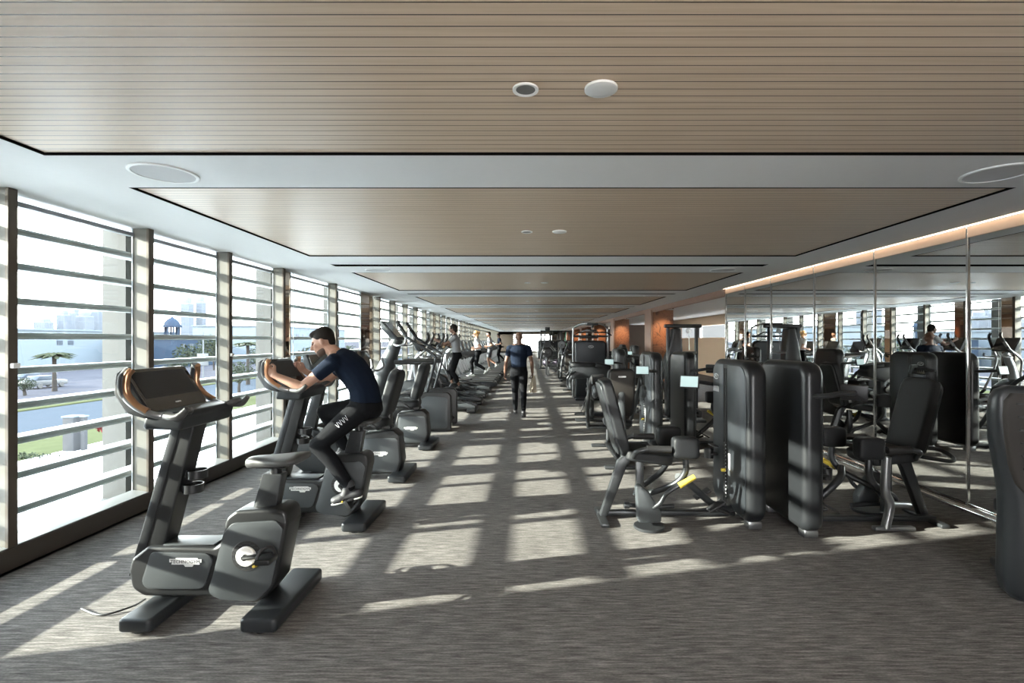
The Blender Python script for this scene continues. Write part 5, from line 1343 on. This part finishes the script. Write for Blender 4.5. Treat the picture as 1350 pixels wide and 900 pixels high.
def people():
    # --- man pedalling the second upright bike, bent over the horns
    Y = 4.375
    fw = V((-1, 0, 0))
    J = dict(face=(-.90, -.14, -.36), headup=(-.34, 0, .92), head=(-1.815, Y - .01, 1.585), neck=(-1.70, Y, 1.475), side=(0, 1, 0), pelvis=(-1.46, Y, 1.0), base=0.0)
    J['spine'] = [(V((-1.43, Y, .935)), .12, .09, (-1, 0, .2)), (V((-1.43, Y, .99)), .165, .122, (-1, 0, .15)), (V((-1.435, Y, 1.07)), .158, .118, (-1, 0, .1)), (V((-1.455, Y, 1.17)), .150, .110, (-1, 0, -.15)),
                  (V((-1.505, Y, 1.27)), .165, .115, (-1, 0, -.5)), (V((-1.575, Y, 1.36)), .185, .115, (-1, 0, -.8)), (V((-1.64, Y, 1.425)), .175, .095, (-.8, 0, -1)), (V((-1.69, Y, 1.465)), .09, .07, (-.7, 0, -1))]
    J['hem'] = 1; J['waist'] = 3
    J.update(shR=V((-1.655, Y - .19, 1.41)), shL=V((-1.655, Y + .19, 1.41)), elR=V((-1.89, Y - .255, 1.205)), elL=V((-1.91, Y + .26, 1.205)), wrR=V((-2.105, Y - .275, 1.305)), wrL=V((-2.105, Y + .275, 1.305)),
             handR=((-.80, 0, .55), (0.1, -1, .1), (.1, 0, 1), 62), handL=((-.80, 0, .55), (0.1, 1, .1), (.1, 0, 1), 62),
             hipR=V((-1.47, Y - .095, .985)), hipL=V((-1.47, Y + .095, .985)), knR=V((-1.80, Y - .165, .70)), knL=V((-1.87, Y + .15, .945)), anR=V((-1.505, Y - .195, .345)), anL=V((-1.69, Y + .195, .595)),
             calfR=(-.8, 0, -.5), calfL=(-1, 0, .1), toeR=V((-1.66, Y - .205, .255)), toeL=V((-1.86, Y + .205, .52)), soleR=(-.25, 0, .97), soleL=(-.15, 0, .98))
    p = person('man in navy T-shirt and black joggers pedalling the second bike, leaning over its handlebars', J, 'skin', 'hair', 'navy', 'trouser', 'shoe', .0062, 1.0, beard=True)
    c = MB(); a = V(J['hipR']); b = V(J['knR'])
    # white scribble print on the near thigh
    ax = (b - a).normalized(); nrm = V((.25, -1, .32)).normalized(); up = ax.cross(nrm).normalized()
    o0 = a + ax * .16 + nrm * .098 - V((p.location.x, p.location.y, 0))
    for i in range(4):
        q = o0 + ax * (.030 * i - .05)
        c.tube([q + up * .026, q + ax * .010 - up * .02, q + ax * .020 + up * .020], .0026, 6, sm=3)
    c.build('thigh_print', 'whitet', p)
    # --- man walking away along the aisle with a towel
    X, D = -.19, 10.35
    J = dict(face=(0.03, 1, -.02), headup=(0, 0, 1), head=(X, D + .02, 1.66), neck=(X, D - .005, 1.50), side=(1, 0, 0), pelvis=(X, D, .95), base=0)
    f = (0, 1, 0)
    J['spine'] = [(V((X, D, .86)), .12, .09, f), (V((X, D - .01, .94)), .165, .118, f), (V((X, D, 1.04)), .155, .105, f), (V((X, D, 1.14)), .150, .10, f), (V((X, D, 1.27)), .175, .112, f), (V((X, D - .005, 1.38)), .195, .112, f), (V((X, D - .005, 1.455)), .165, .085, f), (V((X, D, 1.50)), .075, .06, f)]
    J.update(shL=V((X - .195, D, 1.425)), shR=V((X + .195, D, 1.425)), elL=V((X - .27, D + .02, 1.13)), elR=V((X + .27, D - .03, 1.13)), wrL=V((X - .30, D + .13, .90)), wrR=V((X + .285, D + .06, .90)),
             handL=((-.08, .25, -1), (-1, 0, .1), (.3, 1, 0), 24), handR=((.02, .2, -1), (1, 0, 0), (-.2, 1, 0), 50),
             hipL=V((X - .09, D, .93)), hipR=V((X + .09, D, .93)), knL=V((X - .085, D + .20, .51)), knR=V((X + .10, D + .02, .50)), anL=V((X - .08, D + .33, .10)), anR=V((X + .10, D - .24, .155)),
             calfL=(0, 1, 0), calfR=(0, 1, 0.1), toeL=V((X - .09, D + .53, .06)), toeR=V((X + .10, D - .06, .05)), soleL=(0, -.05, 1), soleR=(0, .42, .9))
    person('man in dark navy T-shirt and trousers walking away down the aisle, towel in hand', J, 'skin2', None, 'navy', 'trouser', 'shoe', .0085)
    # crumpled towel hanging from his hand
    m = MB(); bx, by = X + .30, D + .09
    rows = 9; cols = 16; vs = []; fs = []
    for i in range(rows):
        z = .81 - .32 * i / (rows - 1)
        for j in range(cols):
            a = 2 * PI * j / cols; r = (.020 + .060 * (i / (rows - 1)) ** .7) * (1 + .45 * math.sin(a * 4 + i * .4))
            vs.append((math.cos(a) * r * .8, math.sin(a) * r * 1.3, z - .81 + .03 * math.sin(a * 3 + i)))
    for i in range(rows - 1):
        for j in range(cols): fs.append((i * cols + j, i * cols + (j + 1) % cols, (i + 1) * cols + (j + 1) % cols, (i + 1) * cols + j))
    fs.append(tuple(range(cols))); fs.append(tuple(range((rows - 1) * cols, rows * cols)))
    m.raw(vs, fs); o = m.build('towel', 'towel', None, 80); o.location = (bx, by, .83); tag(o, "crumpled beige towel hanging from the walking man's hand", 'towel')
    # --- people on machines, all facing the windows (-x)
    def upright(label, X, Y, z0, h, lean, stride, armsF, **kw):
        k = h / 1.78; fv = V((-1, 0, 0)); sd = (0, 1, 0)
        def P(dx, dy, z): return V((X - dx - lean * (z - .95) * .0, Y + dy, z0 + z * k)) + V((-lean * max(0, z - .95), 0, 0))
        J = dict(face=(-1, 0, -.08), headup=(-.05, 0, 1), head=P(.03, 0, 1.66), neck=P(-.005, 0, 1.50), side=sd, pelvis=P(0, 0, .95), base=z0)
        J['spine'] = [(P(0, 0, .86), .115 * k, .09 * k, fv), (P(-.01, 0, .94), .155 * k, .118 * k, fv), (P(0, 0, 1.04), .145 * k, .10 * k, fv), (P(0, 0, 1.14), .14 * k, .098 * k, fv), (P(0, 0, 1.27), .162 * k, .11 * k, fv),
                      (P(-.005, 0, 1.38), .178 * k, .11 * k, fv), (P(-.005, 0, 1.455), .15 * k, .085 * k, fv), (P(0, 0, 1.50), .07 * k, .06 * k, fv)]
        for s, sg in (('R', -1), ('L', 1)):
            J['sh' + s] = P(0, sg * .18 * k, 1.42)
            ex, ez, wx, wz = armsF[s]
            J['el' + s] = P(ex, sg * .24 * k, ez); J['wr' + s] = P(wx, sg * .22 * k, wz)
            J['hand' + s] = ((J['wr' + s] - J['el' + s]).normalized(), (0, sg, .2), (0, 0, 1), 50)
            kx, kz, ax, az, tx, tz = stride[s]
            J['hip' + s] = P(0, sg * .085 * k, .93); J['kn' + s] = P(kx, sg * .09 * k, kz); J['an' + s] = P(ax, sg * .09 * k, az)
            J['toe' + s] = P(tx, sg * .10 * k, tz); J['calf' + s] = (-1, 0, 0)
            v = (J['toe' + s] - J['an' + s]); J['sole' + s] = V((v.z + .055, 0, -v.x)).normalized() if v.x < 0 else V((0, 0, 1))
        return person(label, J, vox=.0095, scale=k, **kw)
    upright('person in a grey T-shirt and dark cropped leggings reaching forward on a cross trainer', -1.78, 12.35, .33, 1.66, .10,
            dict(R=(.10, .50, -.10, .10, .08, .05), L=(.22, .54, .12, .14, .30, .08)), dict(R=(.22, 1.24, .45, 1.36), L=(.20, 1.22, .44, 1.32)),
            skin='skin2', hair='hair', shirt='greyt', legs='trouser', shoe='shoe', bare_leg='capri', hair_style='long')
    upright('fair-haired person in white T-shirt and black leggings running on a treadmill', -1.84, 18.17, .237, 1.70, .08,
            dict(R=(.06, .50, -.30, .28, -.22, .15), L=(.26, .55, .22, .12, .42, .06)), dict(R=(-.14, 1.14, .10, 1.08), L=(-.10, 1.14, .14, 1.12)),
            skin='skin', hair='hair2', shirt='whitet', legs='trouser', shoe='shoew', hair_style='bun')
    upright('runner in a pale T-shirt and grey shorts with bare legs on a treadmill', -1.72, 22.43, .237, 1.74, .06,
            dict(R=(.10, .50, .02, .09, .20, .05), L=(.05, .50, -.28, .26, -.20, .14)), dict(R=(-.10, 1.14, .14, 1.10), L=(-.12, 1.14, .10, 1.06)),
            skin='skin', hair='hair', shirt='greyt', legs='shorts', shoe='shoew', bare_leg='shorts')
    upright('small dark-clothed figure on a far treadmill beside the walking man', -1.70, 29.53, .237, 1.76, .05,
            dict(R=(.10, .50, .02, .09, .20, .05), L=(.05, .50, -.24, .22, -.16, .12)), dict(R=(-.10, 1.14, .14, 1.10), L=(-.12, 1.14, .10, 1.06)),
            skin='skin2', hair='hair', shirt='navy', legs='trouser', shoe='shoe')
# ------------------------------------------------------------------ light, camera, assembly
def lights():
    sc = bpy.context.scene
    w = bpy.data.worlds.new('sky'); sc.world = w; w.use_nodes = True
    nt = w.node_tree; L = nt.links.new
    bg = nt.nodes['Background']
    tc = nt.nodes.new('ShaderNodeTexCoord'); sx = nt.nodes.new('ShaderNodeSeparateXYZ'); L(tc.outputs['Generated'], sx.inputs[0])
    cr = nt.nodes.new('ShaderNodeValToRGB'); e = cr.color_ramp.elements
    e[0].position = 0.0; e[0].color = (1.0, 0.975, 0.94, 1)
    e[1].position = 0.8; e[1].color = (0.55, 0.66, 0.86, 1)
    k = e.new(0.22); k.color = (0.97, 0.965, 0.96, 1)
    L(sx.outputs['Z'], cr.inputs['Fac']); L(cr.outputs['Color'], bg.inputs['Color'])
    bg.inputs['Strength'].default_value = SKY
    s = bpy.data.lights.new('sun', 'SUN'); s.energy = SUN; s.angle = math.radians(0.6); s.color = (1.0, 0.93, 0.82)
    so = bpy.data.objects.new('sun', s); C.objects.link(so)
    so.rotation_euler = V((1.0, SUNY, -SUNZ)).to_track_quat('-Z', 'Y').to_euler(); so.location = (-20, -5, 15)

def camera():
    sc = bpy.context.scene
    cd = bpy.data.cameras.new('camera'); co = bpy.data.objects.new('camera', cd); C.objects.link(co)
    cd.sensor_fit = 'HORIZONTAL'; cd.sensor_width = 36; cd.lens = 36 * FPX / 1350
    cd.shift_x = -21 / 1350; cd.shift_y = -2 / 1350
    cd.clip_start = 0.05; cd.clip_end = 3000
    co.location = (0, 0, EYE); co.rotation_euler = (PI / 2, 0, 0)
    sc.camera = co
    sc.view_settings.view_transform = 'Standard'; sc.view_settings.look = 'None'; sc.view_settings.gamma = 1; sc.view_settings.use_curve_mapping = False
    sc.view_settings.exposure = EXPO
    cy = sc.cycles
    cy.use_denoising = True; cy.max_bounces = 10; cy.diffuse_bounces = 5; cy.glossy_bounces = 5; cy.transparent_max_bounces = 24; cy.transmission_bounces = 6
    cy.sample_clamp_indirect = 8; cy.caustics_reflective = False; cy.caustics_refractive = False

SKY, SUN, SUNY, SUNZ, EXPO = 5.6, 7.0, 0.25, 0.308, 2.25
panels, slots = build_room()
ceiling_fittings(panels)
build_left(); build_right(); build_far()
build_outside()
cardio_row()
# the ridden bike's cranks are turned to where the rider's feet are
for o in list(bpy.data.objects):
    if o.name.startswith('crank_arm') and o.parent and 'second from the front' in o.parent.get('label', ''):
        A = V((-0.215, 0, 0.345)); R = RY(-60)
        o.location = A - (R @ A); o.rotation_euler = (0, math.radians(-60), 0)
strength_area()
people()
lights(); camera()
